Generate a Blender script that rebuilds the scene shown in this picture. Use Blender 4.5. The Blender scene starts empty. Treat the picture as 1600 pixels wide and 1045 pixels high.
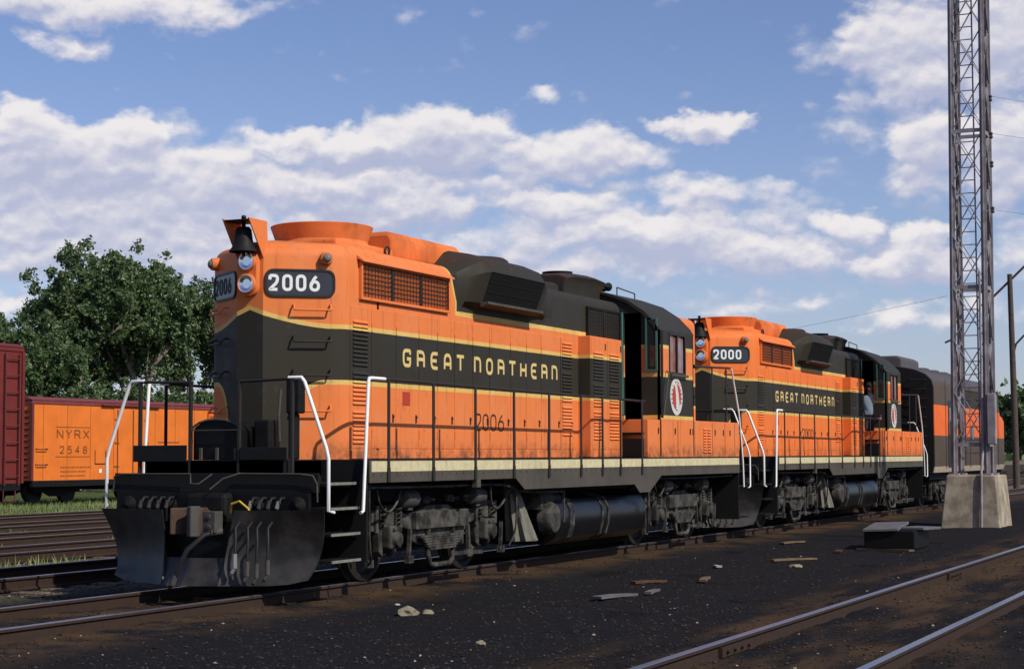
import bpy, bmesh, math, random
import numpy as np
from mathutils import Vector, Matrix, noise
random.seed(7)
C = bpy.context.scene.collection
R = math.radians
# ------------------------------------------------------------------ camera
cam = bpy.data.cameras.new('camera'); camo = bpy.data.objects.new('camera', cam); C.objects.link(camo)
bpy.context.scene.camera = camo
yaw, pitch, roll = R(24.197), R(3.855), R(-0.205)
fw = Vector((math.cos(yaw)*math.cos(pitch), math.sin(yaw)*math.cos(pitch), math.sin(pitch)))
rt0 = Vector((math.sin(yaw), -math.cos(yaw), 0)); up0 = rt0.cross(fw)
rt = rt0*math.cos(roll)+up0*math.sin(roll); up = -rt0*math.sin(roll)+up0*math.cos(roll)
M = Matrix((rt, up, -fw)).transposed().to_4x4(); M.translation = Vector((-14.374, -11.555, 1.527))
camo.matrix_world = M
cam.sensor_width = 36; cam.lens = 2805.8/1600*36; cam.clip_end = 6000; cam.clip_start = 0.1
# ------------------------------------------------------------------ light
scn = bpy.context.scene
scn.view_settings.view_transform = 'Standard'; scn.view_settings.look = 'None'
scn.view_settings.gamma = 1; scn.view_settings.use_curve_mapping = False
scn.view_settings.exposure = 0.0
SUND = Vector((-.25, -.83, .74)).normalized()
SUN_EL = math.asin(SUND.z)
sun = bpy.data.lights.new('sun', 'SUN'); sun.energy = 4.1; sun.angle = R(.53); sun.color = (1, .93, .82)
so = bpy.data.objects.new('sun', sun); C.objects.link(so); so.rotation_euler = SUND.to_track_quat('Z', 'Y').to_euler()
W = bpy.data.worlds.new('World'); scn.world = W; W.use_nodes = True

class X:
    """tiny expression wrapper over shader math nodes"""
    def __init__(s, nt, v): s.nt = nt; s.v = v
    def m(s, op, *o, clamp=False):
        n = s.nt.nodes.new('ShaderNodeMath'); n.operation = op; n.use_clamp = clamp
        for i, a in enumerate((s,)+o):
            a = a.v if isinstance(a, X) else a
            if isinstance(a, (int, float)): n.inputs[i].default_value = a
            else: s.nt.links.new(a, n.inputs[i])
        return X(s.nt, n.outputs[0])
    def __add__(s, o): return s.m('ADD', o)
    def __sub__(s, o): return s.m('SUBTRACT', o)
    def __mul__(s, o): return s.m('MULTIPLY', o)
    def __truediv__(s, o): return s.m('DIVIDE', o)
    def __rsub__(s, o): return s.m('MULTIPLY', -1).m('ADD', o)
    __radd__ = __add__; __rmul__ = __mul__
    def gt(s, o): return s.m('GREATER_THAN', o)
    def lt(s, o): return s.m('LESS_THAN', o)
    def mx(s, o): return s.m('MAXIMUM', o)
    def mn(s, o): return s.m('MINIMUM', o)
    def pw(s, o): return s.m('POWER', o)
    def ab(s): return s.m('ABSOLUTE')
    def step(s, a, b):
        n = s.nt.nodes.new('ShaderNodeMapRange'); n.interpolation_type = 'SMOOTHSTEP'
        s.nt.links.new(s.v, n.inputs[0]); n.inputs[1].default_value = a; n.inputs[2].default_value = b
        return X(s.nt, n.outputs[0])
def mixc(nt, f, a, b, mode='MIX'):
    n = nt.nodes.new('ShaderNodeMix'); n.data_type = 'RGBA'; n.blend_type = mode
    for i, v in ((0, f), (6, a), (7, b)):
        v = v.v if isinstance(v, X) else v
        if isinstance(v, (int, float)): n.inputs[i].default_value = v
        elif isinstance(v, tuple): n.inputs[i].default_value = (*v, 1) if len(v) == 3 else v
        else: nt.links.new(v, n.inputs[i])
    return n.outputs[2]
def noise_n(nt, vec, scale, detail=4, rough=.55, dim='3D'):
    n = nt.nodes.new('ShaderNodeTexNoise'); n.inputs['Scale'].default_value = scale
    n.inputs['Detail'].default_value = detail; n.inputs['Roughness'].default_value = rough
    if vec is not None: nt.links.new(vec, n.inputs['Vector'])
    return X(nt, n.outputs['Fac'])
def comb(nt, x, y, z):
    n = nt.nodes.new('ShaderNodeCombineXYZ')
    for i, v in enumerate((x, y, z)):
        v = v.v if isinstance(v, X) else v
        if isinstance(v, (int, float)): n.inputs[i].default_value = v
        else: nt.links.new(v, n.inputs[i])
    return n.outputs[0]

# ---- sky: physical daylight plus fair-weather cumulus
nt = W.node_tree; nt.nodes.clear()
out = nt.nodes.new('ShaderNodeOutputWorld'); bg = nt.nodes.new('ShaderNodeBackground'); nt.links.new(bg.outputs[0], out.inputs[0])
sky = nt.nodes.new('ShaderNodeTexSky'); sky.sky_type = 'NISHITA'; sky.sun_disc = False
sky.sun_elevation = SUN_EL; sky.sun_rotation = math.atan2(SUND.x, SUND.y); sky.air_density = 1.0; sky.dust_density = .6; sky.ozone_density = 2.2
bg.inputs[1].default_value = .071
tc = nt.nodes.new('ShaderNodeTexCoord'); sx = nt.nodes.new('ShaderNodeSeparateXYZ'); nt.links.new(tc.outputs['Generated'], sx.inputs[0])
dx, dy, dz = (X(nt, sx.outputs[i]) for i in range(3))
hor = (dx*dx+dy*dy).pw(.5)
az = dy.m('ARCTAN2', dx)*57.29578
el = dz.m('ARCTAN2', hor)*57.29578
CL = [(36.53, 7.84, 6.74, 2.25, 0.78), (29.11, 8.38, 5.31, 1.63, 0.6), (20.9, 6.94, 7.76, 1.53, 0.55), (31.94, 6.93, 6.13, 1.23, 0.6), (10.98, 11.47, 3.47, 3.88, 0.35), (38.11, 9.08, 3.68, 1.27, 1), (36.55, 9.59, 1.43, 1.02, 1), (39.67, 9.8, 1.63, 0.98, 1), (33.37, 8.82, 1.23, 0.86, 0.9), (34.56, 7.99, 2.86, 0.92, 0.8), (38.86, 7.38, 3.47, 1.12, 0.6), (26.44, 10.11, 2.14, 0.94, 1), (28.7, 9.83, 1.84, 0.61, 0.9), (31.05, 9.8, 1.53, 0.53, 0.75), (22.12, 9.59, 2.25, 0.82, 0.8), (24.18, 9.71, 1.23, 0.74, 0.7), (29.92, 8.57, 2.86, 0.74, 0.95), (27.06, 7.98, 1.84, 0.74, 0.8), (22.74, 7.87, 2.25, 0.69, 0.7), (20.08, 7.04, 3.47, 0.74, 0.95), (16.23, 6.37, 2.65, 0.69, 0.8), (13.42, 7.17, 1.23, 0.53, 0.8), (11.57, 5.96, 1.74, 0.74, 0.95), (17.83, 8.32, 2.04, 0.65, 0.65), (18.01, 10.39, 1.43, 0.45, 0.75), (20.91, 6.03, 4.08, 0.74, 0.55), (11.94, 12.88, 1.84, 1.43, 0.75), (11.17, 11.67, 1.84, 0.82, 0.8), (8.82, 12.71, 2.25, 1.84, 0.8), (10.92, 9.7, 1.23, 1.02, 0.9), (8.7, 9.4, 1.43, 1.63, 0.85), (11.23, 8.43, 1.43, 0.61, 0.55), (11.17, 6.74, 1.02, 0.57, 0.7), (8.39, 6.06, 1.23, 1.02, 0.5), (11.7, 4.27, 1.63, 0.45, 0.6), (37.39, 13.93, 4.7, 0.61, 0.75), (38.16, 12.65, 1.23, 0.45, 0.6), (33.75, 6.6, 2.45, 0.74, 0.7), (39.61, 6.18, 2.45, 0.82, 0.5), (25.83, 6.97, 4.08, 0.82, 0.5), (15.05, 4.83, 3.27, 0.49, 0.35), (8.99, 4.5, 1.63, 0.51, 0.4), (22.93, 11.37, 0.82, 0.25, 0.35), (40.16, 4.79, 1.23, 0.41, 0.6)]
def cloud_field(a, e):
    """sum of soft heaps; returns coverage 0..1+ at azimuth a, elevation e (degrees)"""
    tot = None
    for ca, ce, ra, re_, s in CL:
        d = ((a-ca)*(1/ra)).pw(2)+((e-ce)*(1/re_)).pw(2)
        v = (1-d*.5).mx(0)*s
        tot = v if tot is None else tot.mx(v)
    far = noise_n(nt, comb(nt, a*.07, e*.16, 3.1), 1.0, 3).step(.5, .75)      # the same kind of cloud all round the horizon
    aw = (a-24.0).ab().step(18, 30)
    hi = e.step(15.5, 24)
    return tot.mx(far*.40*aw.mx(hi))
wv = comb(nt, az*.55, el*.8, 7.7)
w1 = (noise_n(nt, wv, .9, 4, .6)-.5); w2 = (noise_n(nt, comb(nt, az*.55, el*.8, 2.2), .9, 4, .6)-.5)
azw = az+w1*2.6; elw = el+w2*1.7
def puff(a, e):
    """billowing detail: rounded cells broken up by fractal noise"""
    v = comb(nt, a*.62, e*.95, 0.0)
    vo = nt.nodes.new('ShaderNodeTexVoronoi'); vo.voronoi_dimensions = '2D'; vo.inputs['Scale'].default_value = 1.15
    vo.inputs['Detail'].default_value = 1.5; vo.inputs['Roughness'].default_value = .5
    nt.links.new(v, vo.inputs['Vector'])
    return noise_n(nt, v, .8, 7, .56)-X(nt, vo.outputs['Distance'])*.26+.12
n1 = puff(az+w1*.5, el+w2*.5)
n2 = puff(az+w1*.5+.06, el+w2*.5+.24)
f0 = cloud_field(azw, elw)
d0 = f0*1.15+(n1-.5)*1.2
dens = d0.step(.05, .62)
f1 = cloud_field(azw+.10, elw+.5)
lit = ((f0-f1)*1.15+(n1-n2)*1.55+.40-d0.step(.55, 1.3)*.16).step(.0, .95)
W.cycles.sampling_method = 'MANUAL'; W.cycles.sample_map_resolution = 512
ccol = mixc(nt, lit, (6.6, 7.0, 9.3), (12.6, 12.0, 11.9))
haze = (1-el*(1/13.0)).mx(0).mn(1).pw(1.4)
base = mixc(nt, 1.0, sky.outputs[0], (1.28, 1.26, 1.55), 'MULTIPLY')
base = mixc(nt, haze*.34, base, (6.4, 7.8, 10.6))
nt.links.new(mixc(nt, dens*.93, base, ccol), bg.inputs[0])

# ------------------------------------------------------------------ helpers
class MB:
    def __init__(s): s.v = []; s.f = []; s.mi = []; s.cur = 0
    def add(s, vs, fs):
        o = len(s.v); s.v += [tuple(p) for p in vs]; s.f += [tuple(o+i for i in f) for f in fs]; s.mi += [s.cur]*len(fs)
        return s
    def box(s, x0, x1, y0, y1, z0, z1):
        vs = [(x, y, z) for x in (x0, x1) for y in (y0, y1) for z in (z0, z1)]
        return s.add(vs, [(0, 1, 3, 2), (4, 6, 7, 5), (0, 4, 5, 1), (2, 3, 7, 6), (0, 2, 6, 4), (1, 5, 7, 3)])
    def bar(s, a, b, w, h, upv=(0, 0, 1)):
        a = Vector(a); b = Vector(b); d = (b-a).normalized(); u = Vector(upv)
        if abs(d.dot(u)) > .95: u = Vector((1, 0, 0))
        r = d.cross(u).normalized()*w/2; u = r.cross(d).normalized()*h/2
        vs = [p+i*r+j*u for p in (a, b) for i, j in ((-1, -1), (1, -1), (1, 1), (-1, 1))]
        return s.add(vs, [(0, 3, 2, 1), (4, 5, 6, 7), (0, 1, 5, 4), (1, 2, 6, 5), (2, 3, 7, 6), (3, 0, 4, 7)])
    def tube(s, pts, r, n=8, cap=True):
        pts = [Vector(p) for p in pts]; rings = []; prev = None
        rr = r if isinstance(r, (list, tuple)) else [r]*len(pts)
        for i, p in enumerate(pts):
            t = (pts[min(i+1, len(pts)-1)]-pts[max(i-1, 0)])
            t = t.normalized() if t.length > 1e-9 else Vector((0, 0, 1))
            if prev is None:
                a = Vector((0, 0, 1)) if abs(t.z) < .9 else Vector((1, 0, 0)); u = t.cross(a).normalized()
            else:
                u = (prev-t*prev.dot(t))
                u = u.normalized() if u.length > 1e-6 else t.orthogonal().normalized()
            prev = u; w = t.cross(u)
            rings.append([p+(u*math.cos(k*2*math.pi/n)+w*math.sin(k*2*math.pi/n))*rr[i] for k in range(n)])
        return s.loft(rings, closed=True, cap=cap)
    def cyl(s, a, b, r, n=16, r1=None): return s.tube([a, b], [r, r if r1 is None else r1], n)
    def loft(s, rings, closed=True, cap=True):
        n = len(rings[0]); vs = [p for r_ in rings for p in r_]; fs = []
        for i in range(len(rings)-1):
            for k in range(n if closed else n-1):
                a = i*n+k; b = i*n+(k+1) % n; fs.append((a, b, b+n, a+n))
        if cap and closed: fs.append(tuple(range(n))[::-1]); fs.append(tuple((len(rings)-1)*n+k for k in range(n)))
        return s.add(vs, fs)
    def prism(s, poly, ax, a0, a1):
        def P(p, a): return (a, p[0], p[1]) if ax == 'x' else (p[0], a, p[1]) if ax == 'y' else (p[0], p[1], a)
        return s.loft([[P(p, a0) for p in poly], [P(p, a1) for p in poly]])
    def lathe(s, c, prof, ax='z', n=24):
        c = Vector(c); rings = []
        for r, t in prof:
            ring = []
            for k in range(n):
                a = k*2*math.pi/n; u, w = r*math.cos(a), r*math.sin(a)
                ring.append(c+Vector((u, w, t) if ax == 'z' else (u, t, w) if ax == 'y' else (t, u, w)))
            rings.append(ring)
        return s.loft(rings)
    def build(s, name, mat, parent=None, smooth=None, bevel=0, loc=None):
        me = bpy.data.meshes.new(name); me.from_pydata(s.v, [], s.f)
        bm = bmesh.new(); bm.from_mesh(me); bmesh.ops.recalc_face_normals(bm, faces=bm.faces); bm.to_mesh(me); bm.free()
        for m_ in (mat if isinstance(mat, (list, tuple)) else [mat]): me.materials.append(m_)
        if isinstance(mat, (list, tuple)): me.polygons.foreach_set('material_index', s.mi)
        if smooth:
            me.polygons.foreach_set('use_smooth', [True]*len(me.polygons)); me.set_sharp_from_angle(angle=R(smooth))
        o = bpy.data.objects.new(name, me); C.objects.link(o)
        if parent: o.parent = parent
        if loc: o.location = loc
        if bevel:
            md = o.modifiers.new('bevel', 'BEVEL'); md.width = bevel; md.segments = 2; md.limit_method = 'ANGLE'; md.angle_limit = R(40)
            md.harden_normals = False
        return o
def copy(o, parent=None, loc=None, name=None):
    c = o.copy(); C.objects.link(c)
    if parent: c.parent = parent
    if loc is not None: c.location = loc
    return c
def copy_tree(o, parent=None):
    c = o.copy(); C.objects.link(c); c.parent = parent
    for ch in o.children: copy_tree(ch, c)
    return c
def tag(o, label=None, cat=None, group=None, kind=None):
    if label: o['label'] = label
    if cat: o['category'] = cat
    if group: o['group'] = group
    if kind: o['kind'] = kind
    return o
def empty(name, loc=(0, 0, 0), rz=0):
    o = bpy.data.objects.new(name, None); C.objects.link(o); o.location = loc; o.rotation_euler.z = rz; o.empty_display_size = .2
    return o

def newmat(name):
    m = bpy.data.materials.new(name); m.use_nodes = True; nt = m.node_tree
    b = nt.nodes['Principled BSDF']; return m, nt, b
def mat(name, col, rough=.6, var=.25, scale=3.0, metal=0, col2=None, bump=0, bscale=40, spec=.2, streak=0, vs=.5):
    m, nt, b = newmat(name); tc = nt.nodes.new('ShaderNodeTexCoord')
    n = noise_n(nt, tc.outputs['Object'], scale, 6, .6)
    c2 = col2 or tuple(c*.55 for c in col)
    c = mixc(nt, n.step(.5-vs*.5, .5+vs*.5)*var if not col2 else n.step(.5-vs*.3, .5+vs*.3), col, c2)
    if streak:
        mp = nt.nodes.new('ShaderNodeMapping'); nt.links.new(tc.outputs['Object'], mp.inputs[0]); mp.inputs['Scale'].default_value = (7, 7, .6)
        st = noise_n(nt, mp.outputs[0], 1.5, 5, .6).step(.5, .8)
        c = mixc(nt, st*streak, c, tuple(x*.35+.01 for x in col))
    nt.links.new(c, b.inputs['Base Color']); b.inputs['Roughness'].default_value = rough
    b.inputs['Metallic'].default_value = metal; b.inputs['Specular IOR Level'].default_value = spec
    if bump:
        bn = nt.nodes.new('ShaderNodeBump'); bn.inputs['Strength'].default_value = bump; bn.inputs['Distance'].default_value = .01
        nn = noise_n(nt, tc.outputs['Object'], bscale, 4); nt.links.new(nn.v, bn.inputs['Height']); nt.links.new(bn.outputs[0], b.inputs['Normal'])
    return m
ORANGE = (.76, .18, .038); OLIVE = (.034, .030, .021); YELLOW = (.66, .42, .11)
black = mat('dirty_black_paint', (.012, .0115, .011), .6, .6, 6, bump=.2)
blackg = mat('greasy_black', (.006, .006, .006), .5, .5, 8, bump=.2)
under = mat('dusty_running_gear', (.085, .08, .07), .8, 1, 5, col2=(.018, .017, .015), bump=.5, bscale=30)
underd = mat('dark_running_gear', (.010, .0095, .009), .7, 1, 6, col2=(.005, .005, .005), bump=.4, bscale=30)
skirt_m = mat('sill_dusty_olive', (.085, .075, .06), .65, .6, 2.2, streak=.5)
cream = mat('sill_cream_stripe', (.62, .56, .33), .6, .5, 9, streak=.5)
white = mat('white_handrail_paint', (.82, .82, .78), .45, .15, 20)
railp = mat('dark_handrail_paint', (.03, .027, .024), .45, .4, 14)
wheelm = mat('wheel_steel', (.022, .019, .016), .55, .5, 8)
rust = mat('rusty_casting', (.085, .05, .036), .75, .8, 9, bump=.5)
greycast = mat('grey_casting', (.075, .070, .064), .7, .6, 6, bump=.4)
hosem = mat('rubber_hose', (.018, .018, .02), .5, .3, 20)
silver = mat('hose_coupling_metal', (.5, .48, .45), .35, .4, 20, metal=.7)
lensm, _nt, _b = newmat('lamp_reflector'); _b.inputs['Base Color'].default_value = (.85, .85, .87, 1); _b.inputs['Metallic'].default_value = 1; _b.inputs['Roughness'].default_value = .12
classm = mat('marker_lens', (.20, .17, .14), .08, .2, 5)
glassm, _nt, _b = newmat('window_glass'); _b.inputs['Base Color'].default_value = (.02, .022, .025, 1); _b.inputs['Roughness'].default_value = .05
glassm2 = mat('window_reflection_paint', (.26, .22, .26), .12, 1, 2.2, col2=(.22, .08, .05))  # milky and reddish reflections painted into the pane's own colour
boardm = mat('number_board', (.045, .05, .062), .2, .3, 5)
tankm = mat('oily_tank_black', (.006, .006, .007), .3, .4, 3, spec=.35, bump=.25, bscale=5)
bootm = mat('grey_canvas_boot', (.20, .19, .155), .9, .8, 6, bump=.4)
edgem = mat('worn_step_edge', (.22, .22, .19), .6, .8, 12)
numw = mat('number_white', (.75, .78, .74), .5, .1, 10)
letm = mat('lettering_cream', (.70, .52, .20), .5, .35, 25)
numd = mat('number_dark', (.07, .03, .02), .6, .3, 10)
cream2 = mat('emblem_white', (.6, .6, .56), .5, .2, 20)
redm = mat('emblem_red', (.45, .05, .03), .5, .2, 10)
darkin = mat('dark_interior', (.008, .008, .008), .9, .2, 5)
yelm = mat('yellow_rope', (.6, .4, .05), .7, .3, 10)
teal = mat('green_door_edge', (.06, .16, .13), .5, .3, 10)

def tune(nt, b, c, tc_out, bumpd=.004, rough=.42):
    """shared paint finish: faded blotches, soot streaks, ripple in the sheet metal"""
    n = noise_n(nt, tc_out, 2.2, 6, .6)
    c = mixc(nt, n.step(.38, .78)*.8, c, mixc(nt, 1.0, c, (1.0, 1.17, 1.6), 'MULTIPLY'))
    mp = nt.nodes.new('ShaderNodeMapping'); nt.links.new(tc_out, mp.inputs[0]); mp.inputs['Scale'].default_value = (9, 9, .5)
    st = noise_n(nt, mp.outputs[0], 1.2, 6, .65).step(.52, .82)
    c = mixc(nt, st*.5, c, (.05, .03, .02))
    chip = noise_n(nt, tc_out, 19, 8, .8).step(.70, .73)
    c = mixc(nt, chip*.6, c, (.05, .03, .025))
    g = noise_n(nt, tc_out, 30, 5, .7).step(.62, .74)
    c = mixc(nt, g*.28, c, (.06, .035, .025))
    nt.links.new(c, b.inputs['Base Color'])
    b.inputs['Specular IOR Level'].default_value = .14
    r = noise_n(nt, tc_out, 3.5, 3)*.3+rough
    nt.links.new(r.v, b.inputs['Roughness'])
    bn = nt.nodes.new('ShaderNodeBump'); bn.inputs['Strength'].default_value = .35; bn.inputs['Distance'].default_value = bumpd
    nn = noise_n(nt, tc_out, 2.6, 2); nt.links.new(nn.v, bn.inputs['Height']); nt.links.new(bn.outputs[0], b.inputs['Normal'])

def hood_paint(root, cabz=False, fade=0):
    m, nt, b = newmat('cab_livery' if cabz else 'hood_livery')
    tc = nt.nodes.new('ShaderNodeTexCoord'); tc.object = root
    s = nt.nodes.new('ShaderNodeSeparateXYZ'); nt.links.new(tc.outputs['Object'], s.inputs[0])
    x, y, z = (X(nt, s.outputs[i]) for i in range(3))
    wob = (noise_n(nt, tc.outputs['Object'], 14, 3)-.5)*.008
    z = z+wob
    OR = (ORANGE[0]*(1-fade*.12), ORANGE[1]+fade*.03, ORANGE[2]+fade*.03)
    if cabz:
        c = mixc(nt, z.gt(2.13), OR, YELLOW)
        c = mixc(nt, z.gt(2.19), c, OLIVE)
        c = mixc(nt, z.gt(2.83), c, YELLOW)
        c = mixc(nt, z.gt(2.895), c, OR)
        c = mixc(nt, z.gt(3.31), c, YELLOW)
        c = mixc(nt, z.gt(3.37), c, OLIVE)
    else:
        ay = y.ab()
        d = (((.78-ay).mx(0)*(1/.31)).pw(2)+((z-1.95).mx(0)*(1/.43)).pw(2)).pw(.5)
        c = mixc(nt, d.gt(1.0), OR, YELLOW)
        c = mixc(nt, d.gt(1.13), c, OLIVE)
        zu = (1-ay*(1/.8)).mx(0).pw(1.5)*.22+3.045
        c = mixc(nt, z.gt(zu), c, YELLOW)
        c = mixc(nt, z.gt(zu+.055), c, OR)
        xb = x+(z-3.6).mx(0)*.45
        rear = x.gt(11.5)
        keep = (1-rear)
        c = mixc(nt, (xb.gt(4.35)*z.gt(3.415)*keep), c, YELLOW)
        c = mixc(nt, (xb.gt(4.40)*z.gt(3.475)*keep), c, OLIVE)
        c = mixc(nt, z.gt(2.79)*rear*z.lt(3.15), c, OR)
        c = mixc(nt, z.gt(2.79)*rear*z.lt(2.85), c, YELLOW)
        c = mixc(nt, x.gt(12)*z.gt(4.07)*0.0, c, OLIVE)
        soot = (x-.0).ab()
        so_ = noise_n(nt, tc.outputs['Object'], 1.7, 4).step(.45, .7)*z.step(4.0, 4.4)
        c = mixc(nt, so_*.45, c, (.10, .03, .015))
    grime = noise_n(nt, tc.outputs['Object'], 4.5, 5, .7)
    c = mixc(nt, (1-z.step(1.52, 1.78))*grime.step(.35, .65)*.55*(1+fade*.6), c, (.06, .04, .03))
    c = mixc(nt, grime.step(.60, .72)*.30*(.5+fade) if False else (grime.step(.58, .74)*(.22+fade*.2)), c, (.10, .06, .045))
    tune(nt, b, c, tc.outputs['Object'])
    return m

# ---- stroke lettering -------------------------------------------------
def rnd(pts, r, closed=False, seg=4):
    """round the corners of a polyline; a point may carry its own radius as third item"""
    o = []; n = len(pts)
    for i, p in enumerate(pts):
        rr = p[2] if len(p) > 2 else r
        P = Vector(p[:2])
        if (not closed and i in (0, n-1)) or rr == 0: o.append(P); continue
        A = Vector(pts[i-1][:2]); B = Vector(pts[(i+1) % n][:2])
        la, lb = (A-P).length, (B-P).length; q = min(rr, la*.5, lb*.5)
        a = P+(A-P).normalized()*q; b = P+(B-P).normalized()*q
        for k in range(seg+1):
            t = k/seg; o.append(a*(1-t)**2+P*2*t*(1-t)+b*t*t)
    return o
def ribbon(mb, pts, w, mp, closed=False, depth=.003, lift=0):
    """flat ribbon of width w along 2d pts, mapped to 3d by mp(u,v,h)"""
    q = [pts[0]]
    for p in pts[1:]:
        if (p-q[-1]).length > 1e-4: q.append(p)
    if closed and (q[0]-q[-1]).length < 1e-4: q.pop()
    n = len(q); L = []; Rr = []
    for i in range(n):
        a = q[i-1] if (i > 0 or closed) else None; b = q[(i+1) % n] if (i < n-1 or closed) else None
        d1 = (q[i]-a).normalized() if a is not None else None; d2 = (b-q[i]).normalized() if b is not None else None
        d1 = d1 or d2; d2 = d2 or d1
        n1 = Vector((-d1.y, d1.x)); n2 = Vector((-d2.y, d2.x)); m_ = (n1+n2)
        m_ = m_.normalized() if m_.length > 1e-6 else n1
        k = w/2/max(.35, m_.dot(n1)); L.append(q[i]+m_*k); Rr.append(q[i]-m_*k)
    rings = [[mp(l.x, l.y, depth+lift), mp(r_.x, r_.y, depth+lift), mp(r_.x, r_.y, lift), mp(l.x, l.y, lift)] for l, r_ in zip(L, Rr)]
    if closed: rings.append(rings[0])
    mb.loft(rings, closed=True, cap=not closed)
G = {'G': [([(1, .74), (1, 1, .18), (0, 1, .3), (0, 0, .3), (1, 0, .3), (1, .45, 0), (.52, .45)], 0)],
 'R': [([(0, 0), (0, 1, .05), (1, 1, .35), (1, 0)], 0), ([(0, .5), (1, .5)], 0)],
 'E': [([(1, 1), (0, 1, .35), (0, 0, .35), (1, 0)], 0), ([(0, .5), (.85, .5)], 0)],
 'A': [([(0, 0), (0, 1, .4), (1, 1, .4), (1, 0)], 0), ([(0, .36), (1, .36)], 0)],
 'T': [([(-.1, 1), (1.1, 1)], 0), ([(.5, 1), (.5, 0)], 0)],
 'N': [([(0, 0), (0, 1, .04), (1, 1, .35), (1, 0)], 0)],
 'O': [([(0, 0, .35), (0, 1, .35), (1, 1, .35), (1, 0, .35)], 1)],
 'H': [([(0, 0), (0, 1)], 0), ([(1, 0), (1, 1)], 0), ([(0, .5), (1, .5)], 0)],
 'n': [([(0, 0), (0, 1, 0), (1, 0, 0), (1, 1)], 0)],
 'Y': [([(0, 1), (.5, .5)], 0), ([(1, 1), (.5, .5), (.5, 0)], 0)],
 'r': [([(0, 0), (0, 1, 0), (.9, 1, .4), (.9, .5, .4), (0, .5)], 0), ([(.5, .5), (1, 0)], 0)],
 'X': [([(0, 0), (1, 1)], 0), ([(0, 1), (1, 0)], 0)],
 '2': [([(0, .70), (0, 1, .5), (1, 1, .5), (1, .55, .35), (0, 0, .06), (1, 0)], 0)],
 '0': [([(0, 0, .5), (0, 1, .5), (1, 1, .5), (1, 0, .5)], 1)],
 '6': [([(0, 0, .45), (0, .6, .45), (1, .6, .45), (1, 0, .45)], 1), ([(.07, .36), (.28, .72, .3), (.72, 1.0)], 0)],
 '5': [([(.95, 1), (.1, 1, 0), (.05, .58, 0), (1, .64, .4), (1, 0, .4), (0, 0)], 0)],
 '4': [([(.75, 0), (.75, 1, 0), (0, .28, 0), (1, .28)], 0)],
 '8': [([(.08, .53, .3), (.08, 1, .4), (.92, 1, .4), (.92, .53, .3)], 1), ([(0, 0, .45), (0, .5, .4), (1, .5, .4), (1, 0, .45)], 1)]}
def lettering(mb, txt, origin, du, dv, dn, h, w, gap, st, space=.8):
    """origin lower left, du/dv/dn unit vectors along text, up and out"""
    du, dv, dn, o = Vector(du), Vector(dv), Vector(dn), Vector(origin); u = 0; k = 0
    for ch in txt:
        if ch == ' ': u += w*space; continue
        for pts, cl in G[ch]:
            q = [((p[0]*(w-st)+st/2), (p[1]*(h-st)+st/2), *( [p[2]*min(w, h)] if len(p) > 2 else [])) for p in pts]
            q = rnd(q, 0, bool(cl)); uu = u; k += 1
            ribbon(mb, q, st, lambda a, b, c: o+du*(a+uu)+dv*b+dn*c, bool(cl), .003+(k % 3)*.0006)
        u += w+gap
    return u

# ------------------------------------------------------------------ GROUND
def axis(lo, hi, near0, near1, step, grow=1.18):
    a = list(np.arange(near0, near1, step)); s = step; x = near1
    while x < hi: a.append(x); s *= grow; x += s
    a.append(hi); s = step; x = near0-step; pre = []
    while x > lo: pre.append(x); s *= grow; x -= s
    pre.append(lo); return np.array(pre[::-1]+a)
gx = axis(-250, 3500, -4, 44, .16); gy = axis(-900, 2600, -10, 24, .14)
TRACKS = [(0, 0), (-7.75, 0), (4.45, 0), (8.45, 0), (12.1, 0), (15.9, 0), (19.8, 0), (23.55, 0), (27.55, 0)]
def gz(x, y):
    z = -.19
    a = noise.fractal((x*.35, y*.5, 0), 1, 2, 3)*.03
    b = noise.fractal((x*2.1, y*2.6, 5), 1, 2, 3)*.012
    d = min(abs(y-t[0]) for t in TRACKS)
    if d < 1.0: k = .35
    elif d < 1.9: k = .35+(d-1)*.7
    else: k = 1
    f = max(0, 1-max(0, math.hypot(x, y)-60)/100)
    d2 = min(abs(y), abs(y+7.75))
    lift = .062*max(0, min(1, (2.4-d2)/1.0))
    return z+lift+(a*k+b)*f
vs = [(x, y, gz(x, y) if (-8 < x < 120 and -30 < y < 60) else -.19) for x in gx for y in gy]
nx, ny = len(gx), len(gy)
idx = np.arange(nx*ny).reshape(nx, ny)
fs = np.stack([idx[:-1, :-1], idx[1:, :-1], idx[1:, 1:], idx[:-1, 1:]], -1).reshape(-1, 4)
gmat, nt, b = newmat('cinder_ground')
geo = nt.nodes.new('ShaderNodeTexCoord'); P = geo.outputs['Object']
s = nt.nodes.new('ShaderNodeSeparateXYZ'); nt.links.new(P, s.inputs[0]); gxn, gyn = X(nt, s.outputs[0]), X(nt, s.outputs[1])
fine = noise_n(nt, P, 34, 8, .85); mid = noise_n(nt, P, 1.1, 5, .6)
mp = nt.nodes.new('ShaderNodeMapping'); nt.links.new(P, mp.inputs[0]); mp.inputs['Scale'].default_value = (.22, .9, 1)
long_ = noise_n(nt, mp.outputs[0], 1.3, 5, .6)
c = mixc(nt, fine.step(.35, .7), (.0025, .003, .005), (.028, .026, .027))
c = mixc(nt, mid.step(.5, .75)*.65, c, (.022, .014, .010))
oil = noise_n(nt, P, .55, 6, .65)
c = mixc(nt, oil.step(.56, .66)*.7, c, (.0025, .0025, .003))
ash = noise_n(nt, comb(nt, gxn*.5, gyn*1.4, 9.0), 1.6, 7, .7)
c = mixc(nt, ash.step(.60, .72)*.4, c, (.040, .032, .027))
spk = noise_n(nt, P, 95, 2, .5)
c = mixc(nt, spk.step(.66, .74)*.7, c, (.085, .08, .075))
tr2 = (1-(gyn+7.5).ab().step(.9, 2.2))*.75
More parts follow.
